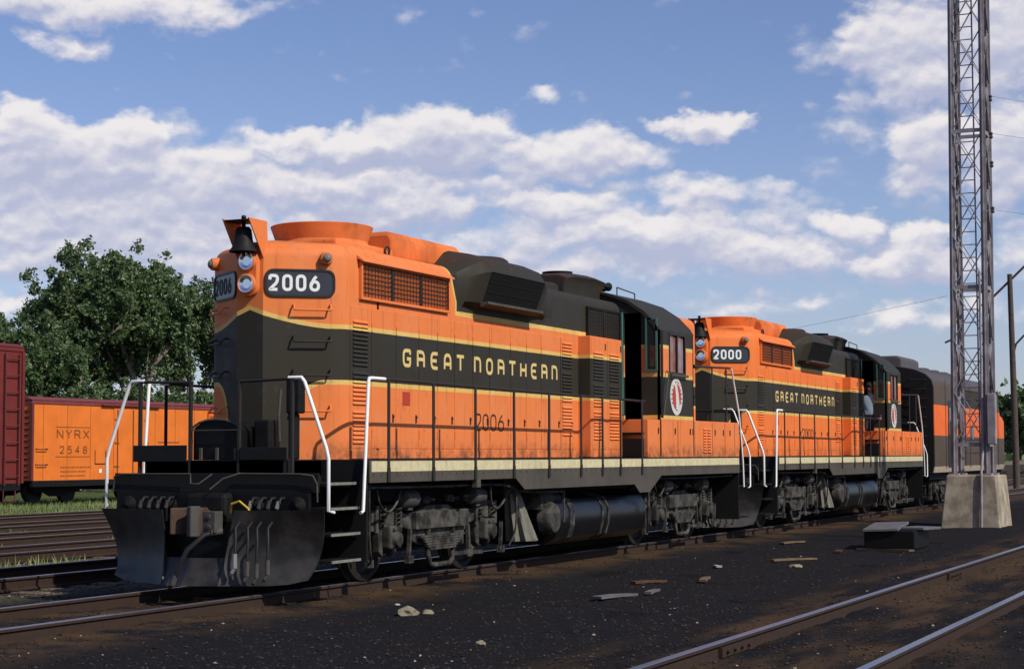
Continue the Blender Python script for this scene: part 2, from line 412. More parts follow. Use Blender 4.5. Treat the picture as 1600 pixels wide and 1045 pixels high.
tr1 = (1-(gyn+.2).ab().step(.8, 1.9))*.9
left = gyn.step(2.2, 3.4)
br = long_.step(.42, .62)
c = mixc(nt, (tr2*br).mx(tr1*mid.step(.35, .6))*.9, c, (.105, .062, .030))
lc = mixc(nt, fine.step(.3, .7), (.075, .052, .036), (.16, .12, .085))
lc = mixc(nt, mid.step(.5, .62)*.6, lc, (.05, .06, .025))
c = mixc(nt, left, c, lc)
field = gyn.step(20.5, 22.5)
gc = mixc(nt, fine.step(.3, .7), (.03, .055, .014), (.09, .115, .035))
gc = mixc(nt, mid.step(.4, .7)*.6, gc, (.14, .14, .055))
c = mixc(nt, field, c, gc)
farr = gxn.step(60, 90)
c = mixc(nt, farr, c, (.16, .14, .10))
nt.links.new(c, b.inputs['Base Color']); b.inputs['Roughness'].default_value = .95; b.inputs['Specular IOR Level'].default_value = .08
bn = nt.nodes.new('ShaderNodeBump'); bn.inputs['Strength'].default_value = .9; bn.inputs['Distance'].default_value = .02
nt.links.new((noise_n(nt, P, 38, 5, .8)+noise_n(nt, P, 7, 4)*.8).v, bn.inputs['Height']); nt.links.new(bn.outputs[0], b.inputs['Normal'])
me = bpy.data.meshes.new('ground'); me.from_pydata(vs, [], fs.tolist()); me.materials.append(gmat)
me.polygons.foreach_set('use_smooth', [True]*len(me.polygons))
ground = bpy.data.objects.new('ground', me); C.objects.link(ground); tag(ground, kind='structure')

# ------------------------------------------------------------------ TRACKS
railtop = mat('rail_head_polished', (.34, .36, .42), .30, .3, 6, metal=.85)
railside = mat('rail_web_rust', (.042, .026, .019), .85, .5, 12, bump=.3, spec=.2)
raildull = mat('rail_head_dull', (.22, .20, .19), .5, .4, 6, metal=.5)
tiem = mat('creosote_tie', (.045, .032, .023), .95, 1, 9, col2=(.012, .010, .009), bump=.8, bscale=25)
tiel = mat('weathered_tie', (.17, .135, .10), .9, 1, 9, col2=(.07, .055, .042), bump=.8, bscale=25)
def rail_mesh(x0, x1, top):
    mb = MB(); mb.cur = 1
    prof = [(-.07, -.165), (.07, -.165), (.07, -.15), (.012, -.13), (.012, -.045), (.036, -.03), (.036, -.006), (.03, 0), (-.03, 0), (-.036, -.006), (-.036, -.03), (-.012, -.045), (-.012, -.13), (-.07, -.15)]
    mb.loft([[(x0, p[0], p[1]) for p in prof], [(x1, p[0], p[1]) for p in prof]])
    for i, f in enumerate(mb.f):
        if all(mb.v[k][2] > -.007 for k in f) : mb.mi[i] = 0
    return mb
tie_mb = MB(); tie_mb.box(-.115, .115, -1.3, 1.3, -.36, -.166)
def track(y, x0, x1, ties, top, tm, groups=None, sunk=0.0):
    t = empty('railway_track', (0, y, 0)); t['kind'] = 'structure'
    for s_ in (-1, 1):
        o = rail_mesh(x0, x1, top).build('rail', [top, railside], t); o.location = (0, s_*.753, 0)
    first = None; rr = random.Random(int(y*10)+99)
    x = ties[0]
    while x < ties[1]:
        l = (x+rr.uniform(-.05, .05), rr.uniform(-.06, .06), rr.uniform(-.012, .004)-sunk)
        if first is None: first = tie_mb.build('tie', tm, t, bevel=.012); first.location = l; o = first
        else: o = copy(first, t, l)
        o.rotation_euler = (rr.uniform(-.004, .004), 0, rr.uniform(-.02, .02))
        x += .56
    return t
track(0, -60, 400, (-2.0, 42), railtop, tiem, sunk=-.030)
t2 = track(-7.75, -60, 260, (-2.5, 22), railtop, tiem, sunk=-.018)
for y, e in ((4.45, 13), (8.45, 20), (12.1, 25)):
    track(y, -40, 300, (e-9, e+6), railtop if y > 4 and y < 9 else raildull, tiel)
for y in (15.9, 19.8, 23.55, 27.55): track(y, -40, 300, (20+(y-15.9)*.9, 32+(y-15.9)*.9), raildull, tiel)
# joint bars on the near track
for xx in (.25, 10.1):
    mb = MB(); mb.box(-.42, .42, -.05, -.013, -.125, -.045)
    for k in range(4): mb.cyl((-.3+k*.2, -.05, -.085), (-.3+k*.2, -.075, -.085), .016, 8)
    o = mb.build('joint_bar', railside, t2); o.location = (xx, .753, 0)

# ------------------------------------------------------------------ LOCOMOTIVE
def hood_ring(x, top=4.08, r=.17, hw=.95, crown=4.17, zb=1.49):
    pts = [(x, -hw, zb), (x, -hw, 2.2), (x, -hw, 3.0), (x, -hw, top-r)]
    for k in range(1, 6):
        a = k/6*math.pi/2; pts.append((x, -hw+r-r*math.cos(a), top-r+r*math.sin(a)))
    pts += [(x, -hw+r, top), (x, -.4, top+(crown-top)*.7), (x, 0, crown)]
    return pts+[(x, -p[1], p[2]) for p in pts[-2::-1]]
def grab(mb, a, b, outv, drop=.06, r=.012):
    """hoop grab iron between a and b standing off along outv"""
    a, b, o = Vector(a), Vector(b), Vector(outv); d = Vector((0, 0, -drop))
    mb.tube([a, a+o*.6+d*.2, a+o+d, a+o+d+(b-a)*.06, b+o+d+(a-b)*.06, b+o+d, b+o*.6+d*.2, b], r, 8)

slat = MB(); slat.add([(0, 0, 0), (1, 0, 0), (1, -.022, -.03), (0, -.022, -.03), (1, 0, -.034), (0, 0, -.034)], [(0, 1, 2, 3), (3, 2, 4, 5), (0, 3, 5), (1, 4, 2)])

def rnd3(pts, k=4):
    '''smooth a 3d polyline'''
    P_ = [Vector(p) for p in pts]; o = [P_[0]]
    for i in range(1, len(P_)-1):
        a, b_, c_ = (P_[i-1]+P_[i])/2, P_[i], (P_[i]+P_[i+1])/2
        for t in range(k+1): t /= k; o.append(a*(1-t)**2+b_*2*t*(1-t)+c_*t*t)
    return o+[P_[-1]]
def make_loco(x0, num, label, fade):
    root = empty('diesel_locomotive', (x0, 0, 0)); tag(root, label, 'locomotive')
    hp = hood_paint(root, fade=fade); cp = hood_paint(root, True, fade=fade)
    orp, nt_, b_ = newmat('orange_roof_paint'); t_ = nt_.nodes.new('ShaderNodeTexCoord'); tune(nt_, b_, mixc(nt_, noise_n(nt_, t_.outputs['Object'], 1.3, 4).step(.45, .7)*.5, ORANGE, (.28, .06, .02)), t_.outputs['Object'])
    # --- frame, deck, sill
    mb = MB(); mb.box(.0, 16.2, -.93, .93, 1.30, 1.485); mb.box(.86, 15.3, -1.5, 1.5, 1.40, 1.485)
    mb.box(.9, 15.2, -.75, .75, .95, 1.3)
    for s_ in (0, 1):
        xa, xb = (.0, .1) if s_ == 0 else (16.1, 16.2)
        mb.box(xa, xb, -.95, .95, .85, 1.485)
    mb.build('underframe', black, root, bevel=.006)
    prof = [(.86, 1.478), (.86, 1.22), (4.98, 1.22), (5.28, 1.065), (9.62, 1.065), (9.86, .93), (10.32, .93), (10.9, 1.19), (15.3, 1.19), (15.3, 1.478)]
    for sy in (-1, 1):
        MB().prism(prof, 'y', sy*1.545, sy*1.56).build('side_sill', skirt_m, root)
        mb = MB(); mb.box(.9, 15.26, sy*1.5615 if sy > 0 else -1.564, sy*1.564 if sy > 0 else -1.5615, 1.345, 1.468)
        mb.build('sill_stripe', cream, root)
    # --- hood
    nose = [(.75, .18), (1.22, .77), (1.27, .825), (1.33, .885), (1.39, .925), (1.46, .95)]
    rings = []
    # nose: rings built as horizontal outline x height, rounded towards the roof
    outl = [(.75, 0)]+nose
    def plan(inset):
        p = []
        for (px_, py_) in outl:
            k = inset
            p.append((px_+k*1.0, max(0, py_-k*.9)))
        return p
    zs = [(1.49, 0), (1.9, 0), (2.4, 0), (3.0, 0), (3.5, 0), (3.9, 0), (3.97, .01), (4.03, .035), (4.065, .07), (4.085, .12), (4.10, .2), (4.15, .5)]
    rings = []
    for z, ins in zs:
        half = plan(ins); half = half+[(2.2, max(.3, .95-ins*.9))]
        full = [(a, -b_, z) for a, b_ in half[::-1]]+[(a, b_, z) for a, b_ in half[1:]]
        rings.append(full)
    mb = MB(); mb.loft(rings, closed=True, cap=True)
    mb.build('hood_nose', hp, root, smooth=28)
    mb = MB(); mb.loft([hood_ring(2.15), hood_ring(10.6)], closed=True)
    mb.build('long_hood', hp, root, smooth=28)
    mb = MB(); mb.loft([hood_ring(12.6, 4.06), hood_ring(14.55, 4.06), [(14.75 if i not in (0,) else 14.75, p[1]*.93, min(p[2], 4.0)) for i, p in enumerate(hood_ring(14.7, 4.06))]], closed=True)
    mb.build('short_hood', hp, root, smooth=28)
    # --- hood doors
    seams = [2.0, 2.64, 3.27, 3.80, 4.32, 4.89, 5.44, 6.15, 6.72, 7.27, 8.02, 8.54]
    for i in range(len(seams)-1):
        a, b_ = seams[i]+.008, seams[i+1]-.008
        d = MB().box(a, b_, -.956, -.9495, 1.62, 3.335).build('hood_door', hp, root, bevel=.003)
        l = MB()
        for zz in (2.0,):
            l.box(b_-.09, b_-.06, -.966, -.956, zz-.05, zz+.05)
            l.cyl((b_-.075, -.958, zz+.02), (b_-.075, -.978, zz+.02), .012, 8)
        l.build('door_latch', railp, d)
        h = MB()
        for zz in (1.8, 2.45, 3.1): h.box(a+.0, a+.022, -.963, -.9562, zz-.05, zz+.05)
        h.build('hinge', hp, d)['kind'] = 'stuff'
    # thin sill strip above deck and upper strip
    MB().box(1.5, 8.5, -.962, -.9495, 1.50, 1.60).build('hood_base_strip', hp, root)
    smesh = None
    def louvres(parent, xa, w, z1, z0, yoff, groups):
        nonlocal smesh
        z = z1; k = 0
        while z > z0:
            if k not in groups:
                if smesh is None: o = slat.build('louvre', hp, parent); smesh = o
                else: o = copy(smesh, parent)
                o.location = (xa, yoff, z); o.scale = (w, 1, 1)
            z -= .052; k += 1
    # louvred panels
    d = MB().box(1.47, 1.95, -.956, -.9495, 1.62, 3.335).build('louvre_panel', hp, root, bevel=.003)
    louvres(d, 1.53, .37, 3.17, 1.68, -.956, (11, 20))
    d = MB().box(8.03, 8.53, -.9595, -.9572, 1.7, 3.33).build('louvre_panel', hp, root)
    louvres(d, 8.08, .38, 3.27, 1.86, -.9595, (8, 18))
    # engine-room rear bay, set a little proud
    bay = MB().box(8.76, 10.14, -1.16, -.9, 1.495, 3.40).build('rear_bay', hp, root, bevel=.012)
    for xa in (8.86, 9.55):
        d = MB().box(xa-.06, xa+.55, -1.166, -1.1595, 1.62, 3.36).build('louvre_panel', hp, root, bevel=.003)
        louvres(d, xa, .42, 3.16, 1.76, -1.166, (9, 17))
        MB().box(xa+.5, xa+.53, -1.175, -1.166, 3.2, 3.3).build('door_latch', railp, d)
    # --- radiator grille (front) and inertial grille (rear)
    def grille(xa, xb, za, zb, bays, n, y, name, sm, brow, fm_=None):
        g = MB().box(xa, xb, y-.006, y, za, zb).build(name, darkin, root)
        f = MB(); w = .035; yy = y-.045
        f.box(xa-w, xa, yy, y, za-w, zb+w); f.box(xb, xb+w, yy, y, za-w, zb+w); f.box(xa, xb, yy+.002, y, zb, zb+w); f.box(xa, xb, yy+.002, y, za-w, za)
        f.build('grille_frame', fm_ or hp, g, bevel=.004)
        if brow: MB().add([(xa-.08, y, zb+.10), (xb+.08, y, zb+.10), (xb+.08, y-.09, zb+.035), (xa-.08, y-.09, zb+.035), (xa-.08, y-.09, zb+.02), (xb+.08, y-.09, zb+.02), (xa-.08, y, zb+.06), (xb+.08, y, zb+.06)], [(0, 1, 2, 3), (3, 2, 5, 4), (4, 5, 7, 6), (0, 3, 4, 6), (1, 7, 5, 2)]).build('eyebrow', hp, g)
        bw = (xb-xa)/bays; first = None
        for i in range(bays):
            if i: MB().box(xa+i*bw-.022, xa+i*bw+.022, yy+.006, y-.007, za+.002, zb-.002).build('divider', railp, g)
            for k in range(n):
                zz = za+(k+.5)*(zb-za)/n; h_ = (zb-za)/n*.5
                xs, xe = xa+i*bw+.028, xa+(i+1)*bw-.028
                if first is None:
                    first = MB().add([(0, 0, -h_*.75), (1, 0, -h_*.75), (1, -.024, h_*.55), (0, -.024, h_*.55), (1, 0, h_*.75), (0, 0, h_*.75)], [(0, 1, 2, 3), (3, 2, 4, 5), (0, 3, 5), (1, 4, 2)]).build('shutter', sm, g); o = first
                else: o = copy(first, g)
                o.location = (xs, y-.009, zz); o.scale = (xe-xs, 1, 1)
        wr = MB()
        q = xa+.06
        while q < xb: wr.bar((q, yy+.005, za), (q, yy+.005, zb), .007, .007); q += .085
        for k in range(1, n):
            zz = za+k*(zb-za)/n; wr.bar((xa, yy+.005, zz), (xb, yy+.005, zz), .007, .007)
        wr.build('wire_screen', railp, g)['kind'] = 'stuff'
        return g
    grille(1.72, 4.08, 3.46, 3.86, 3, 7, -.951, 'radiator_grille', hp, True)
    grille(9.12, 10.52, 3.44, 3.86, 2, 7, -.951, 'intake_grille', skirt_m, False, black)
    # --- roof: big fan, winter hatch, bulge, fans, stack
    fan = MB().lathe((2.43, 0, 4.15), [(.60, 0), (.60, .04), (.585, .09), (.655, .28), (.635, .29), (.56, .10), (.1, .08)], n=40).build('cooling_fan', hp, root, smooth=30)
    mb = MB(); mb.lathe((2.43, 0, 4.27), [(.0, 0), (.16, 0), (.15, .08), (0, .09)], n=16)
    for k in range(8):
        a = k*math.pi/4; ca, sa = math.cos(a), math.sin(a)
        mb.add([(2.43+ca*.15-sa*.05, sa*.15+ca*.05, 4.28), (2.43+ca*.15+sa*.05, sa*.15-ca*.05, 4.33), (2.43+ca*.55+sa*.1, sa*.55-ca*.1, 4.34), (2.43+ca*.55-sa*.1, sa*.55+ca*.1, 4.28)], [(0, 1, 2, 3)])
    mb.build('fan_blades', underd, fan)
    MB().box(1.72, 3.2, -.62, .62, 4.10, 4.2).build('fan_base', hp, root, bevel=.03)
    mb = MB(); mb.tube([(3.0+.02*0+.06*math.cos(t*math.pi/6), -.64, 4.16+.06*math.sin(t*math.pi/6)) for t in range(13)], .014, 6)
    mb.build('lifting_eye', railp, root)
    mb = MB(); mb.prism([(-.58, 4.09), (.58, 4.09), (.58, 4.36), (.5, 4.47), (-.5, 4.47), (-.58, 4.36)], 'x', 3.3, 5.35)
    mb.build('winter_hatch', orp, root, bevel=.06, smooth=50)
    def bl(x, k):
        P0 = [(-.952, 3.44), (-.97, 3.55), (-1.10, 3.62), (-1.25, 4.04), (-1.16, 4.20), (-.9, 4.31), (-.45, 4.39), (0, 4.41)]
        Q = [(-.945, 3.44), (-.945, 3.55), (-.945, 3.62), (-.945, 3.9), (-.92, 4.0), (-.76, 4.085), (-.45, 4.13), (0, 4.15)]
        h_ = [(x, q[0]*(1-k)+p[0]*k, q[1]*(1-k)+p[1]*k) for p, q in zip(P0, Q)]
        return h_+[(x, -p[1], p[2]) for p in h_[-2::-1]]
    mb = MB(); mb.loft([bl(4.42, 0), bl(4.55, .35), bl(4.75, .85), bl(4.9, 1), bl(6.74, 1), bl(6.95, .8), bl(7.35, .3), bl(7.75, 0)], closed=True)
    bul = mb.build('dynamic_brake_blister', hp, root, smooth=24)
    g = MB().add([(4.9, -1.112, 3.635), (6.73, -1.112, 3.635), (6.73, -1.262, 4.04), (4.9, -1.262, 4.04), (4.9, -1.10, 3.635), (6.73, -1.10, 3.635), (6.73, -1.25, 4.04), (4.9, -1.25, 4.04)], [(0, 1, 2, 3), (4, 7, 6, 5), (0, 4, 5, 1), (3, 2, 6, 7), (0, 3, 7, 4), (1, 5, 6, 2)]).build('brake_grille', darkin, root)
    wr = MB(); q = 4.94
    while q < 6.72: wr.bar((q, -1.117, 3.645), (q, -1.262, 4.035), .006, .006); q += .06
    for t in (.0, .33, .66, 1): wr.bar((4.9, -1.117-.145*t, 3.64+.4*t), (6.73, -1.117-.145*t, 3.64+.4*t), .008, .008)
    wr.build('wire_screen', black, g)['kind'] = 'stuff'
    MB().prism([(-1.09, 3.565), (-1.21, 3.60), (-1.21, 3.635), (-1.09, 3.63)], 'x', 4.86, 6.78).build('drip_lip', skirt_m, root)
    for fx, zt, rr_ in ((6.95, 4.40, .52), (8.95, 4.2, .5)):
        f_ = MB().lathe((fx, 0, zt-.12), [(rr_-.02, 0), (rr_, .03), (rr_, .16), (rr_-.06, .20), (rr_-.12, .17), (.1, .17)], n=32).build('roof_fan', hp, root, smooth=30)
    MB().loft([[(x_, p[0], p[1]) for p in ((-.50, 4.08), (-.52, 4.34+d_), (-.58, 4.44+d_), (-.40, 4.50+d_), (.40, 4.50+d_), (.58, 4.44+d_), (.52, 4.34+d_), (.50, 4.08))] for x_, d_ in ((9.25, -.05), (9.6, 0), (10.5, .03), (10.95, .0))]).build('exhaust_housing', hp, root, bevel=.02, smooth=40)
    MB().lathe((10.2, 0, 4.46), [(.22, 0), (.26, .12), (.24, .12), (.18, .02)], n=20).build('exhaust_stack', black, root, smooth=30)
    # --- nose fittings
    fd = Vector((.53, -.66, 0)).normalized(); fn = Vector((-.66, -.53, 0)).normalized()     # along and out of the near angled panel
    P0 = Vector((.75, -.18, 0))
    for sy in (-1, 1):
        d_ = Vector((fd.x, fd.y*(-sy), 0)); n_ = Vector((fn.x, fn.y*(-sy), 0)); o_ = Vector((P0.x, P0.y*(-sy), 0))
        pt = lambda u, z, h_=0: o_+d_*u+n_*h_+Vector((0, 0, z))
        # number board: rounded rectangle
        outl_ = rnd([(.04, 3.44, .1), (.835, 3.44, .1), (.835, 3.725, .1), (.04, 3.725, .1)], .1, True, 5)
        out2 = rnd([(.015, 3.415, .12), (.86, 3.415, .12), (.86, 3.75, .12), (.015, 3.75, .12)], .12, True, 5)
        nb = MB().loft([[pt(p.x, p.y, -.01) for p in outl_], [pt(p.x, p.y, .012) for p in outl_]]).build('number_board', boardm, root)
        fr = MB()
        ring = [pt(p.x, p.y, 0.0) for p in out2], [pt(p.x, p.y, .022) for p in out2], [pt(p.x, p.y, .022) for p in outl_], [pt(p.x, p.y, .008) for p in outl_]
        fr.loft(list(ring), closed=True, cap=False); fr.build('board_frame', railp, nb)
        lt = MB()
        if sy == -1 or True:
            dd = d_ if sy < 0 else -d_
            org = pt(.09, 3.485, .013) if sy < 0 else pt(.78, 3.485, .013)
            for k, ch in enumerate(num):
                lt = MB(); lettering(lt, ch, org+dd*(k*.163-.03), dd, (0, 0, 1), n_, .20, .125, 0, .036)
                lt.build('digit', numw if sy < 0 else greycast, nb)  # far board's digits greyer: that side's shade is put into their colour
        # marker lamp
        c0 = pt(.75, 3.885, -.02)
        ml = MB().tube([c0, c0+n_*.10, c0+n_*.11], [.085, .075, .068], 20).build('marker_lamp', hp, root, smooth=35)
        MB().tube([c0+n_*.105, c0+n_*.135, c0+n_*.15], [.058, .048, .02], 16).build('lens', classm, ml, smooth=60)
        # grab irons
        for zt, mm in ((3.33, hp), (2.955, railp), (2.555, hp if 0 else railp), (2.13, hp)):
            g_ = MB(); grab(g_, pt(.36, zt, -.01), pt(.80, zt, -.01), n_*.10, .07); g_.build('grab_iron', mm, root, smooth=60)
            c_ = MB()
            for u in (.36, .80): c_.cyl(pt(u, zt+.01, -.005), pt(u, zt+.01, .03), .03, 10)
    # headlight casting
    rr_ = rnd([(-.13, 3.42, .13), (.13, 3.42, .13), (.13, 4.0, .13), (-.13, 4.0, .13)], .13, True, 5)
    hl = MB().loft([[(.76, p.x, p.y) for p in rr_], [(.70, p.x, p.y) for p in rr_], [(.69, p.x*.9, 3.71+(p.y-3.71)*.97) for p in rr_]]).build('headlight_casting', hp, root, smooth=35)
    for zz in (3.84, 3.57):
        h_ = MB().lathe((.70, 0, zz), [(.105, -.03), (.105, -.05), (.085, -.05), (.03, -.012), (0, -.01)], 'x', 24).build('headlight', lensm, root, smooth=60)
        MB().lathe((.70, 0, zz), [(.118, .0), (.118, -.055), (.106, -.06), (.106, -.0)], 'x', 24).build('bezel', hp, h_, smooth=30)
    # bell in its bracket
    bz = 3.94
    bell = MB().lathe((.60, 0, bz), [(.02, .30), (.07, .295), (.095, .26), (.11, .14), (.135, .06), (.175, .0), (.165, -.005), (.10, .10), (.02, .24)], n=28).build('bell', black, root, smooth=50)
    mb = MB(); mb.cyl((.60, 0, bz+.28), (.60, 0, bz+.40), .025, 10); mb.lathe((.60, 0, bz+.41), [(0, -.03), (.026, -.02), (.03, 0), (.026, .02), (0, .03)], n=12)
    mb.cyl((.6, 0, bz-.05), (.6, 0, bz+.1), .02, 8)
    mb.build('bell_yoke', blackg, bell)
    for sy in (-1, 1):
        o = MB(); o.loft([[(.42, sy*.17, 4.32), (.82, sy*.17, 4.32), (.85, sy*.17, 3.98), (.76, sy*.17, 3.86)], [(.42, sy*.185, 4.32), (.82, sy*.185, 4.32), (.85, sy*.185, 3.98), (.76, sy*.185, 3.86)]])
        o.build('bell_bracket', hp, root)
    MB().box(.44, .80, -.17, .17, 4.295, 4.31).build('bell_bracket', black, root)
    # --- cab
    cabprof = [(-1.56, 1.5), (-1.56, 3.62), (-1.50, 3.72), (-1.30, 3.93), (-1.0, 4.13), (-.6, 4.27), (0, 4.33), (.6, 4.27), (1.0, 4.13), (1.30, 3.93), (1.50, 3.72), (1.56, 3.62), (1.56, 1.5)]
    # cab shell as wall pieces so that the door and windows are real openings
    xa, xb = 10.85, 12.62
    wx0, wx1, wz0, wz1 = 11.36, 12.14, 2.93, 3.56
    for s_ in (-1, 1):
        wall = MB()
        ya, yb = (-1.56, -1.52) if s_ < 0 else (1.52, 1.56)
        wall.box(xa, wx0, ya, yb, 1.495, 3.62); wall.box(wx1, xb, ya, yb, 1.495, 3.62); wall.box(wx0, wx1, ya, yb, 1.495, wz0); wall.box(wx0, wx1, ya, yb, wz1, 3.62)
        wall.build('cab_side', cp, root)
        for (a_, c_, e_, f_) in ((xa+.045, wx0, 1.5, 3.6), (wx1, xb-.045, 1.5, 3.6)): MB().box(a_, c_, -1.519 if s_ < 0 else 1.512, -1.512 if s_ < 0 else 1.519, e_, f_).build('cab_shade_liner', darkin, root)  # near-black liner added so the open doorway looks deep in shade
    MB().loft([[(xa-.03, p[0], p[1]) for p in cabprof[1:-1]]+[(xa-.03, p[0]*.97, p[1]-.04) for p in cabprof[-2:0:-1]], [(xb+.03, p[0], p[1]) for p in cabprof[1:-1]]+[(xb+.03, p[0]*.97, p[1]-.04) for p in cabprof[-2:0:-1]]]).build('cab_roof', cp, root, smooth=40)
    # rear wall and front wall with doorway next to the hood
    MB().prism(cabprof, 'x', xb-.04, xb).build('cab_rear_wall', cp, root)
    fwp = [(-1.56, 1.5), (-1.56, 3.62), (-1.50, 3.72), (-1.30, 3.93), (-1.24, 3.975), (-1.24, 1.5)]
    MB().prism(fwp, 'x', xa, xa+.04).build('cab_front_wall', cp, root)
    MB().prism([(-1.24, 3.975), (-.6, 4.27), (0, 4.33), (.6, 4.27), (1.30, 3.93), (1.56, 3.62), (1.56, 1.5), (-.93, 1.5), (-.93, 3.9), (-1.24, 3.9)], 'x', xa, xa+.04).build('cab_front_wall', cp, root)
    wn = MB().box(xa-.02, xa, -1.50, -1.35, 2.95, 3.78).build('front_window', glassm, root)
    mb = MB()
    for a, b_, c_, d2 in ((-1.53, -1.50, 2.92, 3.81), (-1.35, -1.32, 2.92, 3.81), (-1.5, -1.35, 3.78, 3.81), (-1.5, -1.35, 2.92, 2.95)): mb.box(xa-.03, xa, a, b_, c_, d2)
    mb.build('window_frame', teal, wn)
    # open cab door folded back against the wall beside the doorway
    # side window
    gl = MB().box(wx0, wx1, -1.535, -1.528, wz0, wz1).build('cab_window', glassm2, root)
    mb = MB()
    for a, b_, c_, d2 in ((wx0-.035, wx0, wz0-.035, wz1+.035), (wx1, wx1+.035, wz0-.035, wz1+.035), (wx0, wx1, wz1, wz1+.035), (wx0, wx1, wz0-.035, wz0), (11.73, 11.76, wz0, wz1)): mb.box(a, b_, -1.575, -1.526, c_, d2)
    mb.build('window_frame', railp, gl)
    MB().box(wx0-.05, wx1+.05, -1.62, -1.56, wz0-.075, wz0-.036).build('arm_rest', skirt_m, root)
    mb = MB(); mb.tube([(11.15, -1.58, 2.93), (11.1, -1.64, 2.9), (10.82, -1.64, 2.2), (10.82, -1.57, 2.15)], .014, 8); mb.build('cab_grab_rail', skirt_m, root)
    # flat black strip painting in the shade of a gap at the cab's front corner
    MB().box(10.90, 11.02, -1.566, -1.5605, 2.15, 3.60).build('gap_shade_strip', blackg, root)
    # low side boxes along the short hood
    for sy in (-1, 1):
        y0, y1 = (-1.562, -.96) if sy < 0 else (.96, 1.562)
        lb = MB().box(10.25, 10.848, y0, y1, 1.49, 2.11).build('battery_box', cp, root, bevel=.008)
        lb = MB().box(12.622, 15.28, y0, y1, 1.49, 2.125).build('battery_box', cp, root, bevel=.008)
        if sy < 0:
            mb = MB()
            for xx in (10.9, 11.75, 12.65, 13.65, 14.4, 15.0): mb.box(xx-.004, xx+.004, -1.5665, -1.5625, 1.52, 2.11)
            for xx in (10.75, 11.6, 12.4, 12.55, 13.8, 14.3, 14.7): mb.box(xx-.015, xx+.015, -1.575, -1.562, 1.88, 1.98)
            mb.build('box_latches', railp, lb)['kind'] = 'stuff'
            for xx in (13.13, 13.38):
                for k in range(9):
                    o = copy(smesh, lb, (xx, -1.563, 2.0-k*.05)); o.scale = (.18, 1, 1)
    # steps up to the cab door beside the hood
    mb = MB(); mb.box(10.16, 10.24, -1.5, -1.0, 1.49, 1.80); mb.box(10.16, 10.24, -1.5, -1.0, 1.86, 1.90); mb.build('cab_step', black, root, bevel=.01)
    # cab interior floor & near-black rear liner that paints in the shade
    MB().box(xb-.06, xb-.045, -1.5, 1.5, 1.56, 3.6).build('cab_shade_liner', darkin, root)
    MB().box(xa+.05, xb-.07, -1.5, 1.5, 1.5, 1.55).build('cab_floor', darkin, root)
    MB().box(xa+.5, xb-.3, -.3, 1.3, 2.08, 3.1).build('control_stand', darkin, root)
    # teal edged hood corner post
    MB().box(10.58, 10.64, -1.0, -.9, 2.2, 3.9).build('hood_corner_post', teal, root)
    # horns on the roof
    mb = MB()
    for k, (yy, l_) in enumerate(((-.12, .34), (0, .42), (.12, .30))):
        mb.tube([(11.9, yy, 4.50), (11.9+l_*.6, yy, 4.50), (11.9+l_, yy, 4.50)], [.022, .035, .08], 12)
        mb.cyl((11.86, yy, 4.50), (11.93, yy, 4.50), .045, 10)
    mb.tube([(11.65, .06, 4.50), (11.3, .06, 4.50), (11.12, .06, 4.50)], [.03, .04, .085], 12)
    mb.box(11.7, 11.95, -.17, .17, 4.43, 4.47); mb.cyl((11.75, 0, 4.3), (11.75, 0, 4.44), .03, 8); mb.cyl((11.9, .1, 4.3), (11.9, .1, 4.44), .03, 8)
    mb.build('air_horn', black, root, smooth=40)
    # roof antenna stand
    mb = MB(); mb.tube([(12.2, -.3, 4.3), (12.2, -.3, 4.48), (13.1, -.3, 4.44), (13.1, -.3, 4.2)], .012, 6); mb.build('roof_rail', rust, root)
    # emblem on the cab side
    em = MB().cyl((11.68, -1.556, 2.515), (11.68, -1.570, 2.515), .315, 40).build('emblem', cream2, root)
    MB().cyl((11.68, -1.566, 2.515), (11.68, -1.576, 2.515), .218, 36).build('emblem_centre', redm, em)
    lt = MB(); words = 'GREAT NORTHERN'
    for k, ch in enumerate(words):
        if ch == ' ': continue
        a = R(205)-R(230)*k/(len(words)-1); cx_, cz_ = 11.68+.262*math.cos(a), 2.515+.262*math.sin(a)
        du = Vector((math.sin(a), 0, -math.cos(a))); dv = Vector((math.cos(a), 0, math.sin(a)))
        lettering(lt, ch, Vector((cx_, -1.571, cz_))-du*.02-dv*.03, du, dv, (0, -1, 0), .040, .028, 0, .005)
    lt.build('emblem_lettering', greycast, em)['kind'] = 'stuff'
    # plain white lozenge in the middle of the disc
    MB().prism([(11.57, 2.70), (11.66, 2.74), (11.74, 2.58), (11.80, 2.36), (11.74, 2.28), (11.63, 2.30), (11.62, 2.52)], 'y', -1.582, -1.5765).build('emblem_patch', cream2, em)
    # --- side lettering
    u_ = 0
    for ch in 'GREAT NORTHERN':
        if ch == ' ': u_ += .232*.66; continue
        lt = MB(); lettering(lt, ch, (2.82+u_, -.957, 2.655), (1, 0, 0), (0, 0, 1), (0, -1, 0), .235, .225, 0, .045); u_ += .225+.166; lt.build('letter', letm, root)
    for k, ch in enumerate(num):
        lt = MB(); lettering(lt, ch, (4.95+k*.255, -.957, 1.87), (1, 0, 0), (0, 0, 1), (0, -1, 0), .24, .2, 0, .026); lt.build('digit', numd, root)
    MB().box(2.82, 3.02, -.962, -.9565, 2.17, 2.34).build('notice_plate', redm, root)
